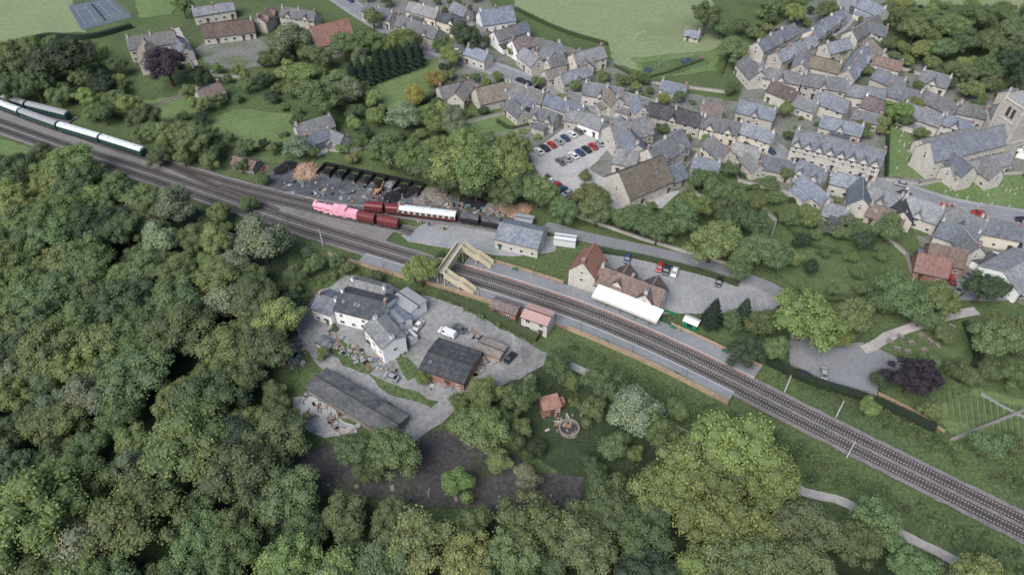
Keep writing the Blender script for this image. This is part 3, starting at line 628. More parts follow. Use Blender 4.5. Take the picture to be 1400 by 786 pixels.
# ---------------------------------------------------------------- vehicles
def car_mesh(kind='car'):
    mb=MB()
    if kind=='car':
        L,W=4.3,1.78; prof=[(-2.12,.35),(-2.15,.75),(-1.95,.95),(-1.1,1.02),(1.55,1.0),(2.05,.92),(2.15,.7),(2.12,.35)]
        cab=[(-1.25,1.0),(-.55,1.46),(1.0,1.48),(1.75,1.0)]
    else:
        L,W=5.4,1.95; prof=[(-2.68,.4),(-2.7,.9),(-2.5,1.15),(-1.9,1.25),(2.6,1.25),(2.68,1.0),(2.68,.4)]
        cab=[(-1.95,1.24),(-1.2,2.1),(2.5,2.15),(2.66,1.24)]
    hw=W/2; n=len(prof)
    rings=[[(x,-hw,min(z,.85)) for x,z in prof],[(x,-hw*.9,z) for x,z in prof],[(x,hw*.9,z) for x,z in prof],[(x,hw,min(z,.85)) for x,z in prof]]
    vs=[v for r in rings for v in r]; fs=[]
    for r in range(3):
        for i in range(n): j=(i+1)%n; fs.append((r*n+i,r*n+j,(r+1)*n+j,(r+1)*n+i))
    fs+=[tuple(range(n)),tuple(range(3*n,4*n))]; mb.poly(vs,fs,'car_paint')
    wi=hw*.9; wo=hw*.72; z0=cab[0][1]-.02
    (x0,_),(x1,zt),(x2,_2),(x3,_3)=cab
    vs=[(x0,-wi,z0),(x3,-wi,z0),(x3,wi,z0),(x0,wi,z0),(x1,-wo,zt),(x2,-wo,zt),(x2,wo,zt),(x1,wo,zt)]
    mb.poly(vs,[(3,0,4,7)],'glass'); 
    if kind=='car': mb.poly(vs,[(0,1,5,4),(2,3,7,6),(1,2,6,5)],'glass')
    else:
        mb.poly(vs,[(0,1,5,4),(2,3,7,6),(1,2,6,5)],'car_paint')
        for sg in (-1,1): mb.poly([(x0+.35,sg*(wi+.01),z0+.05),(x0+1.5,sg*(wi+.01),z0+.05),(x0+1.5,sg*(wo+.07),zt-.2),(x1+.05,sg*(wo+.07),zt-.2)],[(0,1,2,3)],'glass')
    mb.poly([(x1,-wo,zt),(x2,-wo,zt),(x2,wo,zt),(x1,wo,zt),(x1+.1,-wo+.1,zt+.05),(x2-.1,-wo+.1,zt+.05),(x2-.1,wo-.1,zt+.05),(x1+.1,wo-.1,zt+.05)],[(4,5,6,7),(0,1,5,4),(1,2,6,5),(2,3,7,6),(3,0,4,7)],'car_paint')
    if kind=='car':
        for sg in (-1,1):
            for xa,xb in ((x0,x1),(x3,x2),(.25,.25)): mb.cyl((xa,sg*wi,z0),(xb,sg*wo,zt),.05,.05,'car_paint',5)
    for x in (-L*.31,L*.3):
        for sg in (-1,1): mb.cyl((x,sg*(hw-.2),.33),(x,sg*(hw+.02),.33),.33,.33,'tyre',12); mb.cyl((x,sg*(hw+.02),.33),(x,sg*(hw+.04),.33),.2,.18,'steel',8)
    for sg in (-1,1): mb.box(-L/2+.06,sg*hw*.7,.72,.12,.32,.16,'line_white'); mb.box(L/2-.05,sg*hw*.75,.78,.1,.25,.16,'wagon_red'); mb.box(x0+.35,sg*(hw+.08),1.05,.15,.2,.12,'black_paint')
    return mb.mesh(kind)
CM=car_mesh(); VM=car_mesh('van')
CC=dict(w=(.62,.63,.64),k=(.02,.02,.025),r=(.32,.03,.03),b=(.03,.06,.14),s=(.28,.29,.31),g=(.10,.11,.12),d=(.02,.03,.05),t=(.30,.24,.18))
def car(u,v,du,dv_,c,van=False):
    a=G(u,v,.7);b=G(u+du,v+dv_,.7); put(VM if van else CM,'parked_van' if van else 'parked_car',(a[0],a[1],ZL[0]+.01),math.atan2(b[1]-a[1],b[0]-a[0]),CC[c]); block(a[0],a[1],1)
for i,c in enumerate('wkrsbwgkr'): car(736+9.2*i,208-4.6*i,7,5.5,c)
for i,c in enumerate('gswbkrs'): car(766+9*i,222-4.2*i,7,5.5,c)
for i,c in enumerate('wrbsdk'): car(752+8*i,249+5.5*i,8,-4,c)
for i,c in enumerate('sgb'): car(858+12*i,262+2*i,3,7,c)
for u,v,c in [(858,354,'b'),(902,366,'r'),(911,370,'d'),(922,373,'w'),(983,386,'k')]: car(u,v,4,-10,c)
car(572,446,8,-10,'w'); car(697,490,8,-8,'k'); car(612,456,14,6,'w',True); car(1300,383,5,8,'r'); car(1326,377,10,-4,'g'); car(1097,512,8,3,'d'); car(1126,511,0,8,'s'); car(1290,372,5,8,'w'); car(535,516,9,4,'s'); car(628,450,12,8,'g')
for R,n in ((R1,14),(R2,12),(R3,8)):
    for i in range(n):
        k=random.randrange(2,len(R)-2); off_=random.choice([-2.2,2.2]); p=offs(R,off_)[k]; q=offs(R,off_)[k+1]
        put(CM,'parked_car',(p[0],p[1],ZL[0]+.01),math.atan2(q[1]-p[1],q[0]-p[0]),CC[random.choice('wkrsbgd')])
for u,v,c in [(1345,372,'s'),(1360,352,'w'),(1392,338,'k'),(1310,395,'s'),(480,193,'g'),(470,190,'w'),(890,262,'r'),(1380,395,'w'),(1100,232,'w'),(1340,330,'w')]: car(u,v,random.uniform(-8,8),random.uniform(2,8),c,random.random()<.2)
# ---------------------------------------------------------------- vegetation
def leafquads(P,N,size,jit=.7):
    n=len(P); N=N+rng.normal(0,jit,(n,3)); N/=np.linalg.norm(N,axis=1)[:,None]
    R=rng.normal(0,1,(n,3)); A=np.cross(N,R); A/=np.linalg.norm(A,axis=1)[:,None]; B=np.cross(N,A)
    s=(size*rng.uniform(.6,1.3,n))[:,None]; q=s*rng.uniform(.55,.9,n)[:,None]
    V=np.stack([P-A*s*.5,P-B*q*.5+N*s*.08,P+A*s*.5,P+B*q*.5+N*s*.08],1).reshape(-1,3)
    return V
def addleaves(mb,P,N,size,jit=.7,m='leaves'):
    V=leafquads(P,N,size,jit); o=len(mb.V); mb.V+=V.tolist(); k=mb.mi(m); n=len(P)
    mb.F+=[(o+4*i,o+4*i+1,o+4*i+2,o+4*i+3) for i in range(n)]; mb.M+=[k]*n
def sph(n):
    v=rng.normal(0,1,(n,3)); return v/np.linalg.norm(v,axis=1)[:,None]
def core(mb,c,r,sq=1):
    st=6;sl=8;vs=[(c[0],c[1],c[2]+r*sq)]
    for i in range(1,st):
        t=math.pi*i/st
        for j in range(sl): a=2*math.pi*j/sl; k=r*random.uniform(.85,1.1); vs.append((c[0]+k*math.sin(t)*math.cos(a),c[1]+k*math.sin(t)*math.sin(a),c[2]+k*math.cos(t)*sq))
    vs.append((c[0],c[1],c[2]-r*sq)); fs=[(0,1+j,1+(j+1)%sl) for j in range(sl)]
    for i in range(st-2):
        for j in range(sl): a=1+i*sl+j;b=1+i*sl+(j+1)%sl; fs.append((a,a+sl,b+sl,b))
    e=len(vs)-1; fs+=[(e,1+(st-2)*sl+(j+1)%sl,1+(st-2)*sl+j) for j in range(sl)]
    mb.poly(vs,fs,'painted_foliage_shade')  # opaque lobe filler, coloured darker to stand in for shade between leaves
def tree_mesh(seed,kind='broad'):
    global rng; rng=np.random.default_rng(seed); random.seed(seed); mb=MB()
    if kind=='conifer':
        Hh=13
        n=5200; z=1.2+(Hh-1.2)*(1-np.sqrt(rng.uniform(0,1,n))); th=rng.uniform(0,2*np.pi,n)
        r=3.4*(1-z/Hh)**.8*(.75+.25*np.sin(th*7+z*3)+rng.normal(0,.08,n))+.1
        P=np.stack([r*np.cos(th),r*np.sin(th),z+rng.normal(0,.1,n)],1); N=np.stack([np.cos(th),np.sin(th),np.full(n,.5)],1)
        addleaves(mb,P,N,.42,.6); mb.cyl((0,0,0),(0,0,Hh-.5),.35,.05,'bark'); mb.cyl((0,0,1.5),(0,0,Hh-1),2.3,.1,'painted_foliage_shade',10)
        return mb.mesh('conifer_tree')
    big=kind=='big'
    nl={'broad':26,'big':52,'shrub':9,'willow':30}[kind]; RX=5.0; RZ={'broad':4.0,'big':4.2,'shrub':3.2,'willow':4.6}[kind]; cz={'broad':6.0,'big':6.2,'shrub':2.2,'willow':5.6}[kind]
    ph=rng.uniform(0,6.28,4); lob=[]
    for i in range(nl):
        d=sph(1)[0]; 
        if d[2]<-.35: d[2]*=-.6
        a=math.atan2(d[1],d[0]); k=1+.16*math.sin(2*a+ph[0])+.10*math.sin(3*a+ph[1])+.06*math.sin(5*a+ph[2])
        rr=rng.uniform(.5,.88)*k; lr=(rng.uniform(1.0,1.9) if not big else rng.uniform(.75,1.5))*(1.15 if kind=='shrub' else 1)
        lob.append((np.array([d[0]*RX*rr,d[1]*RX*rr,cz+d[2]*RZ*rr]),lr))
    lob.append((np.array([0,0,cz]),2.7 if kind!='shrub' else 2.4))
    C=np.array([l[0] for l in lob]);Rr=np.array([l[1] for l in lob])
    for c,lr in lob:
        n=int(4*math.pi*lr*lr*(8.5 if kind!='shrub' else 5)); d=sph(n); sq=.85
        P=c+d*lr*np.array([1,1,sq])*rng.normal(1,.11,n)[:,None]
        D=np.linalg.norm(P[:,None,:]-C[None],axis=2)/Rr[None]; keep=(D.min(axis=1)>.78)&((d[:,2]>-.75))
        D2=(D<.86).sum(axis=1)<=1; keep&=D2
        P=P[keep];d=d[keep]
        if len(P): addleaves(mb,P,d+np.array([0,0,.45]),.38 if kind!='big' else .32,.42)
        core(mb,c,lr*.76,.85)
    n=600; d=sph(n); d[:,2]=np.abs(d[:,2])*.9-.1; i=rng.integers(0,len(lob),n); P=C[i]+d*(Rr[i]*rng.uniform(1.0,1.35,n))[:,None]; addleaves(mb,P,d+np.array([0,0,.4]),.3,.7)
    if kind!='shrub':
        mb.cyl((0,0,0),(0,0,cz*.75),.38,.24,'bark',8)
        for c,lr in lob[::4]: mb.cyl((0,0,cz*.45+random.uniform(0,1)),tuple(c),.17,.05,'bark',5)
    return mb.mesh('tree')
TB=[tree_mesh(11+i,'broad') for i in range(5)]; TG=[tree_mesh(31+i,'big') for i in range(5)]; TW=[tree_mesh(51+i,'willow') for i in range(2)]
TC=[tree_mesh(61+i,'conifer') for i in range(2)]; TSH=[tree_mesh(71+i,'shrub') for i in range(3)]
random.seed(99); rng=np.random.default_rng(5)
COL={'m':(.130,.188,.078),'b':(.195,.27,.085),'d':(.058,.092,.050),'p':(.052,.038,.058),'w':(.195,.245,.15),'c':(.040,.070,.050),'g':(.30,.25,.06),'y':(.165,.228,.082),'o':(.105,.158,.072)}
NM={'m':'oak_tree','b':'sycamore_tree','d':'yew_tree','p':'copper_beech_tree','w':'willow_tree','c':'conifer_tree','g':'golden_tree','y':'ash_tree','o':'alder_tree'}
def plant(x,y,R,kind,hs=None):
    c=COL[kind]; c=tuple(v*random.uniform(.94,1.06) for v in c)
    if kind=='c': me=random.choice(TC); s=R/3.0; put(me,NM[kind],(x,y,0),random.uniform(0,6),c,(s,s,s*random.uniform(.8,1)))
    else:
        me=random.choice(TW if kind=='w' else (TG if R>5 else TB)); s=R/5.2
        if R<1.9: me=random.choice(TSH)
        hs=hs or random.uniform(.85,1.1); 
        if s>1.4: hs*=.85
        put(me,NM[kind] if R>=1.9 else 'garden_shrub',(x,y,-.1),random.uniform(0,6.28),c,(s,s*random.uniform(.9,1.1),s*hs))
def tr(u,v,rpx,kind='m'):
    R=rpx/PXM(v,8)*1.12; hc=R*1.1 if kind!='c' else R*1.5
    x,y=G(u,v,hc); plant(x,y,R,kind); block(x,y,R*.7)
TL=[(87,72,38,'d'),(225,84,30,'p'),(18,92,28,'m'),(48,118,22,'m'),(10,125,20,'m'),(138,113,20,'d'),(110,108,16,'m'),(160,92,14,'m'),(396,45,28,'w'),(380,60,14,'m'),(470,62,20,'m'),(438,135,30,'m'),(402,95,24,'b'),(462,112,24,'m'),(480,130,18,'w'),
(492,55,24,'y'),(520,60,18,'m'),(545,52,22,'b'),(560,60,16,'m'),(510,25,14,'m'),(636,52,20,'d'),(615,76,14,'b'),(565,126,16,'g'),(594,108,13,'g'),(550,155,22,'w'),(515,160,14,'b'),(250,10,14,'m'),(370,80,14,'m'),(420,70,14,'m'),(440,80,16,'m'),
(530,205,26,'m'),(560,212,28,'y'),(590,222,30,'m'),(622,222,36,'b'),(655,230,38,'y'),(690,225,34,'b'),(712,245,30,'m'),(640,200,24,'y'),(700,205,24,'y'),(670,205,22,'m'),(735,262,24,'m'),(600,200,20,'y'),(812,268,28,'y'),(815,290,22,'m'),(770,290,20,'m'),(750,270,20,'m'),(610,245,22,'m'),(650,255,24,'m'),(690,262,24,'m'),
(88,218,34,'y'),(55,215,22,'m'),(30,235,22,'d'),(125,240,22,'m'),(200,165,20,'m'),(215,180,22,'m'),(240,186,24,'y'),(265,197,22,'m'),(287,208,16,'m'),(190,185,12,'m'),(230,205,12,'m'),(405,200,18,'w'),(360,245,10,'m'),(215,215,14,'m'),(250,215,14,'y'),(285,222,12,'m'),(330,228,10,'m'),
(355,325,38,'w'),(243,285,28,'w'),(220,332,24,'w'),(266,325,24,'y'),(300,292,16,'y'),(340,280,12,'m'),(240,375,26,'m'),(300,380,30,'y'),(350,400,28,'m'),(200,290,24,'m'),(160,262,24,'m'),(575,370,25,'b'),(460,355,12,'m'),(430,362,14,'m'),
(965,26,20,'m'),(1004,62,22,'m'),(1088,18,16,'b'),(1130,14,16,'m'),(1060,10,14,'m'),(985,38,14,'m'),(1012,35,14,'m'),(1225,152,18,'b'),(1250,142,13,'b'),(1238,165,12,'m'),(1385,88,22,'d'),(1382,45,22,'m'),(1335,28,20,'m'),(1300,40,20,'m'),(1280,25,16,'m'),(1355,60,22,'m'),(1320,60,20,'m'),(1290,70,18,'m'),(1250,45,18,'m'),(1230,30,16,'m'),(1350,95,20,'m'),(1320,100,16,'m'),(1400,115,20,'d'),(1260,70,16,'b'),
(1105,428,44,'b'),(1165,438,28,'m'),(1150,460,18,'b'),(1020,478,26,'d'),(1042,442,20,'m'),(975,430,14,'c'),(1000,440,15,'o'),(1060,478,20,'m'),(1018,425,12,'c'),(1240,402,34,'m'),(1285,408,28,'y'),(1345,394,26,'d'),(1262,430,20,'m'),(1210,410,22,'m'),(1355,466,30,'m'),(1250,515,32,'p'),(1208,520,17,'d'),(1350,608,24,'m'),(1370,450,22,'m'),(1395,470,20,'m'),(1385,510,20,'m'),(1310,505,16,'m'),(1330,515,14,'m'),
(930,300,26,'m'),(975,328,34,'y'),(1035,340,30,'m'),(900,312,24,'m'),(1000,292,26,'m'),(870,300,22,'m'),(950,285,22,'y'),(1010,270,18,'y'),(980,262,18,'m'),(960,245,16,'m'),(1010,365,18,'m'),(1065,352,22,'m'),(850,300,18,'m'),(1030,310,22,'m'),(1085,350,14,'b'),(1215,315,18,'m'),(1180,330,16,'d'),(1130,310,12,'w'),(1290,200,8,'d'),
(658,580,38,'m'),(540,622,36,'y'),(485,618,28,'m'),(510,640,20,'m'),(625,660,22,'b'),(684,630,20,'y'),(712,545,26,'m'),(762,498,22,'m'),(660,536,22,'y'),(810,560,20,'m'),(700,600,16,'m'),(868,560,40,'w'),(830,528,28,'m'),(840,610,22,'m'),(905,600,30,'y'),(925,560,16,'m'),
(950,640,50,'b'),(1010,610,52,'b'),(1055,650,46,'b'),(985,690,55,'b'),(1030,720,45,'b'),(900,670,46,'y'),(880,730,44,'m'),(1100,720,40,'m'),(1200,715,34,'m'),(1165,745,34,'m'),(730,715,46,'y'),(820,660,18,'m'),(800,745,46,'m'),(720,650,20,'w'),(690,570,16,'m'),(400,765,40,'b'),(570,745,48,'y'),(640,765,44,'b'),(1000,770,50,'m'),(1090,775,40,'m'),(1240,770,30,'m'),(1340,790,36,'b'),(1290,800,30,'m'),(470,705,34,'m'),(330,640,52,'m'),(250,600,60,'y'),(50,700,64,'b'),(120,545,34,'w'),(75,560,26,'w'),(180,700,60,'y'),(735,610,14,'d'),(640,720,30,'m'),
(70,320,34,'m'),(120,350,36,'y'),(60,400,40,'m'),(160,410,40,'o'),(240,450,44,'m'),(310,470,40,'y'),(60,480,44,'y'),(180,510,46,'m'),(280,540,44,'o'),(400,420,20,'d'),(455,445,7,'m'),(545,478,8,'y'),(577,518,11,'b'),(440,482,10,'b'),(600,345,7,'m'),
(735,110,9,'m'),(785,118,9,'y'),(850,108,10,'m'),(930,132,9,'m'),(1000,120,10,'m'),(1075,150,11,'y'),(1145,118,9,'m'),(1180,180,10,'m'),(1000,232,13,'m'),(1075,238,11,'m'),(1220,300,13,'m'),(1110,300,13,'y'),(1260,182,10,'m'),(1300,112,10,'m'),(1150,70,9,'m'),(1215,60,11,'m'),(1030,45,9,'m'),(660,52,9,'m'),(600,60,10,'m'),(700,68,8,'y'),(880,108,9,'m'),(1160,300,12,'w'),(1360,320,9,'m'),(910,245,9,'m'),(800,240,9,'m'),(750,240,7,'y'),(1085,110,8,'m'),(1205,168,10,'y')]
for t in TL: tr(*t)
for u,v in ((752,560),(778,587),(778,605),(760,590),(770,625),(760,640)): block(*G(u,v),5)
for i in range(9): tr(482+i*11,108-i*4,10,'c')
def scatter(pp,mind,rr,kinds,h=6,maxn=3000,ign=False,tries=6,nm=None):
    P=[G(u,v,h) for u,v in pp]; xs=[p[0] for p in P];ys=[p[1] for p in P]; A=(max(xs)-min(xs))*(max(ys)-min(ys)); cell={}; cnt=0
    for _ in range(int(A/(mind*mind)*tries)):
        x=random.uniform(min(xs),max(xs));y=random.uniform(min(ys),max(ys))
        if not inside(x,y,P) or (not ign and blocked(x,y)): continue
        k=(int(x//mind),int(y//mind))
        if any((k[0]+i,k[1]+j) in cell and math.dist(cell[(k[0]+i,k[1]+j)],(x,y))<mind for i in (-1,0,1) for j in (-1,0,1)): continue
        cell[k]=(x,y); R=random.uniform(*rr); plant(x,y,R,random.choice(kinds)); cnt+=1
        if cnt>=maxn: break
    return cnt
n=scatter([(-260,195),(100,222),(230,272),(300,330),(370,380),(380,420),(395,480),(350,520),(385,600),(395,670),(560,708),(700,715),(860,660),(940,640),(1080,720),(1200,800),(1300,900),(-200,1000)],6.6,(4.4,8.0),'mmmmymyybdmmoomyyybw',8)
scatter([(-300,70),(0,65),(60,50),(130,60),(160,100),(180,150),(120,155),(-300,40)],6,(3,5),'mmmydb',6)
scatter([(240,90),(500,70),(600,130),(640,200),(500,215),(400,205),(300,215),(210,190)],6.2,(2,4.6),'mmyybdwm',4)
scatter([(600,90),(850,100),(1060,170),(1080,250),(930,260),(720,180),(600,150)],5.0,(1.2,3.0),'mmyybd',3)
scatter([(930,235),(1090,240),(1240,300),(1260,400),(1180,440),(1090,400),(960,350),(850,310)],6.4,(1.3,3.4),'mmmybdw',3)
scatter([(640,262),(760,290),(900,325),(1040,365),(1080,395),(960,350),(860,332),(740,305),(640,275)],4,(1.5,3),'mmmy',3)
scatter([(1040,0),(1400,0),(1440,300),(1100,240),(1040,120)],5.0,(1.2,3.0),'mmyybd',3)
scatter([(1220,0),(1440,0),(1440,110),(1340,130),(1230,80)],7.5,(2.6,4.8),'mmmyybb',5)
scatter([(1190,440),(1440,400),(1440,640),(1300,640),(1190,560)],9,(1.5,3.5),'mmmyb',4)
scatter([(380,-40),(700,-40),(640,20),(480,0)],8,(2,4),'mmy',4)
scatter([(380,520),(430,600),(405,640),(360,600)],5,(2,4),'mmy',3)
scatter([(590,560),(640,530),(760,500),(840,520),(940,570),(1010,640),(880,700),(800,705),(800,640),(740,640),(660,590)],4.8,(1.4,3.6),'mmyywob',3)
scatter([(220,275),(430,348),(555,395),(470,372),(425,398),(400,440),(370,420),(300,350)],3.6,(1.0,2.6),'mmyow',2)
scatter([(775,465),(900,522),(1000,563),(1100,605),(1250,680),(1400,750),(1400,800),(1330,770),(1200,700),(1100,650),(960,590),(860,535),(775,498)],3.4,(.7,1.9),'mmoo',1)
scatter([(1020,505),(1180,545),(1300,608),(1420,670),(1420,700),(1300,650),(1150,576),(1040,526)],3.4,(.6,1.7),'mmoo',1)
scatter([(560,388),(600,394),(690,432),(740,457),(730,470),(600,406)],3,(.7,1.4),'mmyb',1)
# ---- thickets and hedges (each one object)
def thicket(pp,h,dens,kind='m',name='undergrowth',size=.5):
    P=[G(u,v,h*.5) for u,v in pp]; xs=[p[0] for p in P];ys=[p[1] for p in P]; n=int((max(xs)-min(xs))*(max(ys)-min(ys))*dens)
    X=rng.uniform(min(xs),max(xs),n);Y=rng.uniform(min(ys),max(ys),n); pts=[]
    for x,y in zip(X,Y):
        if inside(x,y,P) and not blocked(x,y):
            q=noise.noise((x*.18,y*.18,1.3))*.6+noise.noise((x*.6,y*.6,5.3))*.55+.55
            if q<.1: continue
            pts.append((x,y,max(.05,h*q*random.uniform(.7,1.15))))
    if not pts: return
    pts=np.array(pts); mb=MB(); N=np.tile(np.array([0,0,.8]),(len(pts),1)); addleaves(mb,pts,N,size,.6)
    mb.obj(name,(0,0,0),0,tuple(c*.7 for c in COL[kind]))
thicket([(1020,503),(1080,508),(1180,543),(1300,606),(1440,675),(1440,712),(1300,652),(1150,578),(1040,524)],1.5,5,'m','embankment_undergrowth')
thicket([(775,462),(900,520),(1000,560),(1100,602),(1250,675),(1440,765),(1440,830),(1330,775),(1200,708),(1100,655),(960,595),(860,540),(775,500)],1.6,5,'m','embankment_undergrowth')
thicket([(220,270),(430,345),(555,392),(470,372),(425,395),(400,440),(370,420),(300,350)],1.7,5,'m','bramble_thicket')
thicket([(560,385),(600,392),(690,430),(740,455),(735,470),(600,408)],1.6,6,'m','bramble_thicket')
thicket([(640,262),(760,290),(900,325),(1080,395),(1060,400),(960,355),(860,332),(740,305),(640,275)],1.8,5,'m','bramble_thicket')
thicket([(0,165),(210,205),(370,235),(365,245),(200,210)],1.5,4,'m','embankment_undergrowth')
thicket([(-200,190),(0,185),(200,255),(400,325),(400,345),(200,280),(-200,210)],1.6,4,'m','embankment_undergrowth')
thicket([(600,590),(760,520),(960,620),(880,700),(790,700),(700,640)],1.6,4,'m','bramble_thicket')
thicket([(390,480),(425,490),(520,560),(590,600),(470,605),(420,640),(390,600)],1.0,3,'y','weeds')
thicket([(1190,520),(1290,560),(1300,600),(1440,640),(1440,690),(1200,560)],1.2,4,'m','embankment_undergrowth')
mbw=MB(); P=[]   # ragged weeds at the edges of the yards
for pp in ([(470,378),(520,390),(560,398),(602,408),(660,437),(720,468),(754,486),(745,502),(700,522),(640,542),(605,580),(575,597),(550,565),(500,532),(450,500),(425,472),(406,440),(428,405)],[(405,625),(470,600),(560,600),(640,588),(700,620),(745,650),(800,650),(792,700),(700,702),(560,692),(430,672)],[(1075,470),(1110,465),(1188,470),(1240,498),(1205,520),(1196,547),(1120,522),(1080,505)],[(440,470),(470,466),(520,500),(505,512),(470,500)]):
    for x,y in resamp([G(*p) for p in pp],.35):
        for _ in range(3): P.append((x+random.gauss(0,.8),y+random.gauss(0,.8),random.uniform(.02,.35)))
for x,y in offs(CL,4.6)+offs(CL,-4.6):
    for _ in range(9): P.append((x+random.gauss(0,.7),y+random.gauss(0,.7),random.uniform(.02,.3)))
addleaves(mbw,np.array(P),np.tile([0,0,1.],(len(P),1)),.35,.5); mbw.obj('weeds',(0,0,0),0,tuple(c*.7 for c in COL['m']))
def hedge(pp,w=1.4,h=1.6,kind='m'):
    L=pxline(pp,h/2,2); mb=MB(); solid(mb,L,-w*.4,w*.4,0,h*.85,'painted_foliage_shade'); D=spline(L,.5) ; N=norms(D); P=[];Nn=[]
    for p,n in zip(D,N):
        for _ in range(9):
            t=random.uniform(-1,1); 
            if random.random()<.55: P.append((p[0]+n[0]*t*w/2+random.uniform(-.3,.3),p[1]+n[1]*t*w/2,h*random.uniform(.85,1.15))); Nn.append((0,0,1))
            else: sg=random.choice([-1,1]); P.append((p[0]+n[0]*sg*w/2*random.uniform(.8,1.2),p[1]+n[1]*sg*w/2,random.uniform(.1,h))); Nn.append((n[0]*sg,n[1]*sg,.2))
        block(p[0],p[1],w/2)
    addleaves(mb,np.array(P),np.array(Nn,float),.36,.5); mb.obj('hedge',(0,0,0),0,tuple(c*.75 for c in COL[kind]))
for h in [([(1050,492),(1110,520),(1190,545),(1280,585)],2.5,2,'d'),([(805,340),(870,350),(960,372),(1010,388)],2,1.5,'m'),([(680,165),(700,175),(735,168)],1.2,1.5,'m'),([(150,155),(220,168),(300,195)],2,2,'m'),([(600,400),(660,425),(735,462)],2.2,2.2,'m'),
 ([(840,90),(885,105),(960,82)],1.2,1.2,'m'),([(955,240),(1000,262),(1045,250)],1.2,1.3,'y'),([(1215,160),(1212,240)],1.2,1.2,'d'),([(1090,395),(1140,410),(1180,400)],1.5,1.5,'m'),([(500,150),(560,150),(610,118)],1.5,1.6,'d'),([(1060,290),(1100,330),(1150,345)],1.3,1.4,'m'),([(1100,280),(1150,312),(1200,345)],1.2,1.3,'m'),
 ([(0,65),(60,50),(120,50),(180,35)],2,2.4,'d'),([(705,12),(765,40),(830,60)],1.6,1.6,'m'),([(1000,60),(985,100)],1.5,1.6,'m'),([(280,190),(340,205),(400,195)],1.5,1.5,'m'),([(1320,440),(1335,490),(1310,520)],1.4,1.6,'d')]: hedge(*h)
def wall(pp,h=1.2,m='stone',name='stone_wall'):
    L=pxline(pp,h,3,False); 
    mb=MB(); solid(mb,L,-.2,.2,0,h,m); solid(mb,L,-.25,.25,h+.003,h+.1,'ridge_tile' if m=='stone' else m); mb.obj(name)
for p in [[(190,150),(280,118)],[(480,190),(560,195),(650,190),(735,170)],[(620,170),(640,190)],[(575,150),(620,170),(700,150)],[(735,168),(830,162)],[(722,208),(765,176)],[(1000,205),(1010,245),(1080,262)],[(1085,225),(1080,262),(1110,275)],[(1255,250),(1330,238),(1430,232)],[(1212,243),(1262,250)],[(940,250),(955,265),(1010,285)],[(1160,262),(1150,300)],[(1040,280),(1062,300),(1050,340)],[(1188,300),(1240,345),(1250,380)],[(255,75),(270,100),(350,105)],[(1300,600),(1400,560)],[(400,200),(480,205),(520,190)],[(880,110),(1000,125)],[(1210,85),(1330,120)],[(930,195),(960,205),(935,232)],[(780,290),(880,325),(1000,360)]]: wall(p)
fence([G(1200,540),G(1250,565),G(1290,592)]); fence([G(1340,540),G(1370,558),G(1410,578)],1.2,'roof_grey'); fence([G(1095,300),G(1120,285),G(1160,300)],1.5,'timber'); fence([G(895,435),G(900,425),G(925,432)],1.2,'door_green')
fence([G(1080,500),G(1120,520),G(1190,545)],1.0,'timber_grey')
# ---------------------------------------------------------------- yard contents, furniture
def pile(u,v,r,h,m,name,n=140,item=(.35,.9)):
    x,y=G(u,v); mb=MB()
    mb.cyl((0,0,0),(0,0,h*.8),r*.9,r*.15,m,11)
    for i in range(n):
        a=random.uniform(0,6.28);k=math.sqrt(random.random())*random.uniform(.8,1.15); mb.box(r*k*math.cos(a),r*k*math.sin(a),max(.1,h*(1-k)*.9+random.uniform(-.05,.2)),random.uniform(*item),random.uniform(.15,.4),random.uniform(.15,.35),m,random.uniform(0,3.1))
    mb.obj(name,(x,y,.05),random.uniform(0,3))
for u,v,r in [(418,232,4),(424,238,4),(412,240,3),(590,268,4.5),(600,274,4),(578,276,3),(702,290,3.5),(715,286,3),(690,284,3),(672,286,3)]: pile(u,v,r,1.8,'logs' if u<430 or u>680 else 'timber_grey','log_pile')
for i in range(8):
    u,v=448+i*17,236+i*3.6; x,y=G(u,v); mb=MB()
    for q in (-2.4,2.4): mb.box(q,0,.9,.3,6,1.8,'black_paint')
    mb.box(0,3.2,.9,4.4,.3,1.78,'black_paint'); mb.obj('coal_bay',(x,y,0),TA(sU(400,307))+.1)
    pile(u,v,2.0,1.3,'coal' if i!=5 else 'roof_grey','coal_heap',60)
for u,v in [(395,228),(385,234),(560,262),(545,266),(535,272),(640,272),(655,280)]: pile(u,v,3,1.6,'coal','coal_heap')
def clutter(pp,n,name,mats=('timber_grey','timber_grey','concrete','roof_grey','brick','steel','black_paint','paving','timber','roof_grey','tank_blue'),big=1.5):
    P=[G(u,v) for u,v in pp]; xs=[p[0] for p in P];ys=[p[1] for p in P]; mb=MB(); k=0;g=0
    while k<n and g<n*30:
        g+=1; x=random.uniform(min(xs),max(xs));y=random.uniform(min(ys),max(ys))
        if not inside(x,y,P): continue
        k+=1; t=random.random(); m=random.choice(mats); a=random.uniform(0,3.1)
        if t<.5:
            for j in range(random.randint(1,4)): mb.box(x,y,.14+.16*j,random.uniform(.8,big),random.uniform(.6,1.2),.13,m,a+j*.05)
        elif t<.7: mb.cyl((x,y,0),(x,y,random.uniform(.6,1.0)),.3,.3,m,10)
        else:
            for j in range(5): mb.box(x+random.uniform(-.5,.5),y+random.uniform(-.5,.5),.12+.07*j,random.uniform(1,3),.15,.1,m,a+random.uniform(-.2,.2))
    mb.obj(name)
clutter([(450,450),(500,480),(545,500),(540,520),(490,500),(440,465)],110,'building_materials'); clutter([(655,460),(690,475),(680,495),(650,515),(650,490)],80,'building_materials'); clutter([(420,535),(500,585),(470,600),(405,560)],40,'scrap_timber')
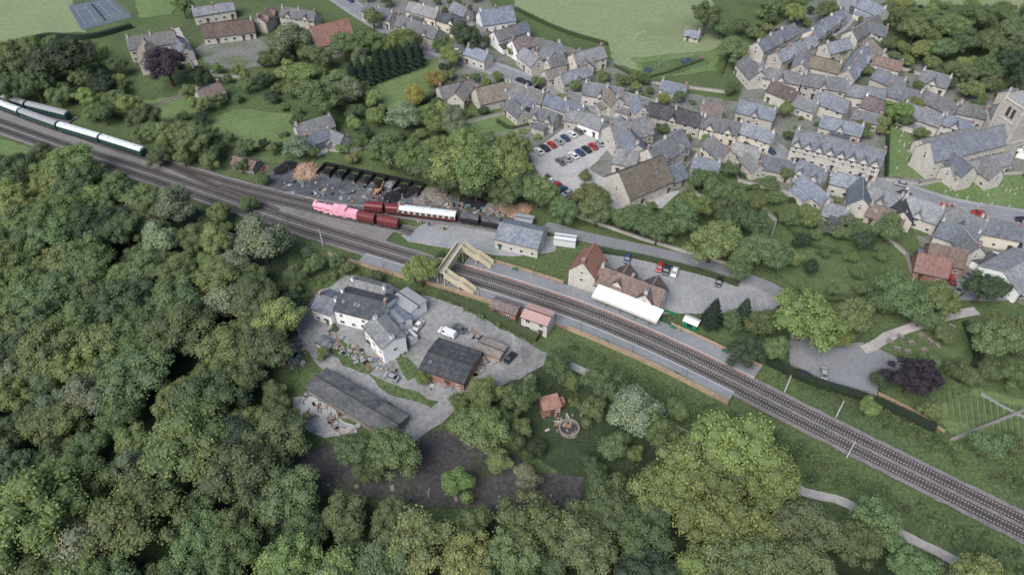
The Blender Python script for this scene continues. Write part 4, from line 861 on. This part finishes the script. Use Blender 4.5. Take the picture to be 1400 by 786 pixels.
clutter([(388,470),(420,468),(415,500),(385,510)],40,'scrap_timber'); clutter([(560,265),(690,290),(690,300),(560,285)],90,'yard_stores'); clutter([(485,245),(560,262),(550,285),(480,270)],50,'yard_stores'); clutter([(380,240),(470,258),(500,285),(440,282),(385,262)],40,'yard_stores'); clutter([(740,560),(800,570),(790,600),(745,590)],20,'scrap_timber',('timber_grey','brick','concrete'))
clutter([(590,520),(640,524),(620,535),(580,528)],24,'building_materials'); clutter([(560,300),(640,312),(600,318)],12,'yard_stores'); clutter([(310,212),(370,228),(360,238),(315,225)],50,'scrap_timber',('brick','wagon_red','timber_grey','steel'))
clutter([(540,430),(560,428),(556,450),(545,450)],20,'building_materials'); clutter([(640,445),(655,450),(650,462),(636,458)],14,'building_materials')
clutter([(430,655),(790,680),(780,695),(470,690)],14,'scrap_timber',('timber_grey',))
mb=MB()
for i in range(20): a=i*math.pi/10; mb.box(2.4*math.cos(a),2.4*math.sin(a),.5,.45,.78,1.0,'timber_grey',a)
x,y=G(778,587); mb.cyl((0,0,.02),(0,0,.25),2.1,2.1,'soil',20); mb.obj('stone_ring',(x,y,0)); 
mb=MB(); mb.box(0,0,1.4,4.5,3.5,2.8,'brick'); mb.poly([(-2.5,-2,2.8),(2.5,-2,2.8),(2.5,2,3.5),(-2.5,2,3.5),(-2.5,-2,2.92),(2.5,-2,2.92),(2.5,2,3.62),(-2.5,2,3.62)],[(4,5,6,7),(0,1,2,3),(0,1,5,4),(1,2,6,5),(2,3,7,6),(3,0,4,7)],'brick'); mb.box(3.2,1,.8,1.8,2,1.6,'brick'); mb.box(0,-1.78,1.05,.9,.08,2.1,'door_brown'); win(mb,1.4,-1.75,1.6,.9,.9,'y',-1); x,y=G(752,560); mb.obj('brick_hut',(x,y,0),.3)
def digger(u,v):
    mb=MB()
    for sg in (-1,1): mb.box(0,sg*.9,.4,2.8,.5,.7,'black_paint'); mb.cyl((1.4,sg*.65,.4),(1.4,sg*1.15,.4),.35,.35,'black_paint',10)
    mb.box(-.2,0,1.1,2.0,1.6,.7,'orange_paint'); mb.box(.3,.4,1.9,1.1,.9,1.1,'glass'); mb.box(.3,.4,2.5,1.2,1,.1,'black_paint'); mb.cyl((.9,-.3,1.3),(2.8,-.3,3.0),.16,.13,'orange_paint',6); mb.cyl((2.8,-.3,3.0),(4,-.3,1.2),.13,.1,'orange_paint',6); mb.box(4,-.3,.9,.7,.9,.6,'steel',0,1.2)
    x,y=G(u,v); mb.obj('excavator',(x,y,0),1.0)
digger(518,263)
def lamp(x,y,z0=.95):
    mb=MB(); mb.cyl((0,0,0),(0,0,.5),.12,.09,'door_green'); mb.cyl((0,0,.5),(0,0,3.6),.06,.045,'door_green'); mb.cyl((0,0,3.6),(0,0,4.1),.1,.22,'frame_white'); mb.cyl((0,0,4.1),(0,0,4.35),.24,.03,'door_green'); mb.box(0,0,3.4,.7,.05,.05,'door_green'); mb.obj('platform_lamp',(x,y,z0))
s=s_a+8
while s<s_b: lamp(*T(s,-6.8)); s+=16
s=f_a+6
while s<f_b: 
    if not (sa-2<s<sb+2): lamp(*T(s,7.4))
    s+=15
def signal(x,y):
    mb=MB(); mb.cyl((0,0,0),(0,0,7),.14,.09,'frame_white'); mb.box(.6,0,6.4,1.3,.08,.3,'wagon_red'); mb.box(0,.25,3.5,.35,.05,7,'steel'); mb.cyl((0,0,7),(0,0,7.5),.15,.02,'wagon_red'); mb.obj('railway_signal',(x,y,0),TA(s_b)+1.57)
signal(*T(f_b+8,4.9)); signal(*T(sU(1170,607),-5)); signal(*T(sU(455,322),-5)); signal(*T(sU(1130,587),5)); signal(*G(1230,522))
def bench(x,y,a):
    mb=MB(); mb.box(0,0,.45,1.6,.45,.06,'door_green'); mb.box(0,.24,.75,1.6,.05,.4,'door_green')
    for q in (-.65,.65): mb.box(q,0,.22,.07,.42,.42,'black_paint')
    mb.obj('platform_bench',(x,y,.96),a)
for s in (s_a+20,s_a+50,s_a+80,s_b-15): bench(*T(s,-6.9),TA(s)+math.pi)
for s in (f_b-10,f_b-25,f_a+15): bench(*T(s,7.2),TA(s))
def picnic(u,v):
    mb=MB(); mb.box(0,0,.74,1.8,.75,.06,'timber_grey')
    for sg in (-1,1): mb.box(0,sg*.72,.45,1.8,.28,.05,'timber_grey'); mb.cyl((sg*.7,-.6,0),(sg*.7,.25,.72),.05,.05,'timber',5); mb.cyl((sg*.7,.6,0),(sg*.7,-.25,.72),.05,.05,'timber',5); mb.box(sg*.7,0,.42,.06,1.5,.07,'timber')
    x,y=G(u,v); mb.obj('picnic_table',(x,y,.15),random.uniform(0,3))
for u,v in [(1215,468),(1230,462),(1245,470),(1258,460),(1270,468),(1240,482),(1262,480),(1285,455),(1298,462),(1225,478),(1280,475),(1300,448),(1350,460),(1380,452),(1392,440)]: picnic(u,v)
mb=MB(); mb.box(0,0,1.2,4,2.6,2.4,'tent_green'); mb.poly([(-2.2,-1.5,2.4),(2.2,-1.5,2.4),(2.2,1.5,2.4),(-2.2,1.5,2.4),(-2.2,0,3.1),(2.2,0,3.1)],[(0,1,5,4),(2,3,4,5),(1,2,5),(3,0,4)],'canopy_white'); mb.box(0,-1.33,1.4,1.6,.08,1.0,'glass'); mb.obj('station_kiosk',(*G(944,446),0),TA(sb))
for u,v in [(905,436),(915,442),(955,462),(968,468),(962,440),(925,452)]:
    mb=MB(); mb.box(0,0,.3,2.4,.8,.6,'door_green'); mb.box(0,0,.62,2.2,.65,.06,'soil'); P=np.stack([rng.uniform(-1.1,1.1,60),rng.uniform(-.35,.35,60),rng.uniform(.65,1,60)],1); addleaves(mb,P,np.tile([0,0,1.],(60,1)),.2); mb.obj('flower_planter',(*G(u,v),0.02),TA(sb),COL['b'])
def disc(u,v,r,m,name):
    mb=MB(); z=nextz(); mb.poly([(r*math.cos(i*.2618),r*math.sin(i*.2618),0) for i in range(24)],[tuple(range(24))],m); mb.obj(name,(*G(u,v),z))
disc(886,97,2.0,'play_blue','play_surface'); disc(940,86,3.0,'play_blue','play_surface'); disc(960,80,1.2,'play_red','play_surface')
def swing(u,v):
    mb=MB()
    for q in (-2,2):
        for sg in (-1,1): mb.cyl((q,sg*1.1,0),(q,0,2.6),.06,.06,'steel',6)
    mb.cyl((-2,0,2.6),(2,0,2.6),.06,.06,'steel',6)
    for q in (-1,1): mb.cyl((q-.2,0,.5),(q-.2,0,2.6),.02,.02,'steel',4); mb.cyl((q+.2,0,.5),(q+.2,0,2.6),.02,.02,'steel',4); mb.box(q,0,.5,.5,.2,.05,'black_paint')
    x,y=G(u,v); mb.obj('swing_set',(x,y,.05),.4)
swing(940,84); swing(905,92)
C=[G(92,9),G(150,-3),G(181,24),G(112,42)]
mb=MB()
def ln(a,b,z,wd,h,m): 
    an=math.atan2(b[1]-a[1],b[0]-a[0]); mb.box((a[0]+b[0])/2,(a[1]+b[1])/2,z,math.dist(a,b),wd,h,m,an)
def bl(s,t): return tuple((C[0][k]*(1-s)+C[1][k]*s)*(1-t)+(C[3][k]*(1-s)+C[2][k]*s)*t for k in (0,1))
zc=nextz()+.01
for t in (.15,.25,.75,.85): ln(bl(.12,t),bl(.88,t),zc,.12,.01,'line_white')
for s_ in (.12,.35,.65,.88): ln(bl(s_,.16),bl(s_,.84),zc+.012,.12,.01,'line_white')
ln(bl(.5,.12),bl(.5,.88),.5,.05,.9,'black_paint'); mb.obj('tennis_net')
mb=MB()
for i in range(4):
    a,b=C[i],C[(i+1)%4]
    for k in range(12): mb.box(a[0]+(b[0]-a[0])*k/12,a[1]+(b[1]-a[1])*k/12,1.4,.08,.08,2.8,'steel')
    ln(a,b,2.8,.05,.05,'steel'); ln(a,b,1.4,.03,.03,'steel')
mb.obj('court_fence')
mb=MB()
for q in (-3.6,3.6): mb.cyl((q,0,0),(q,0,2.4),.06,.06,'frame_white',6)
mb.cyl((-3.6,0,2.4),(3.6,0,2.4),.06,.06,'frame_white',6); mb.obj('goal_posts',(*G(875,52),0),.8)
print('OBJECTS',len(S.objects),'forest',n)
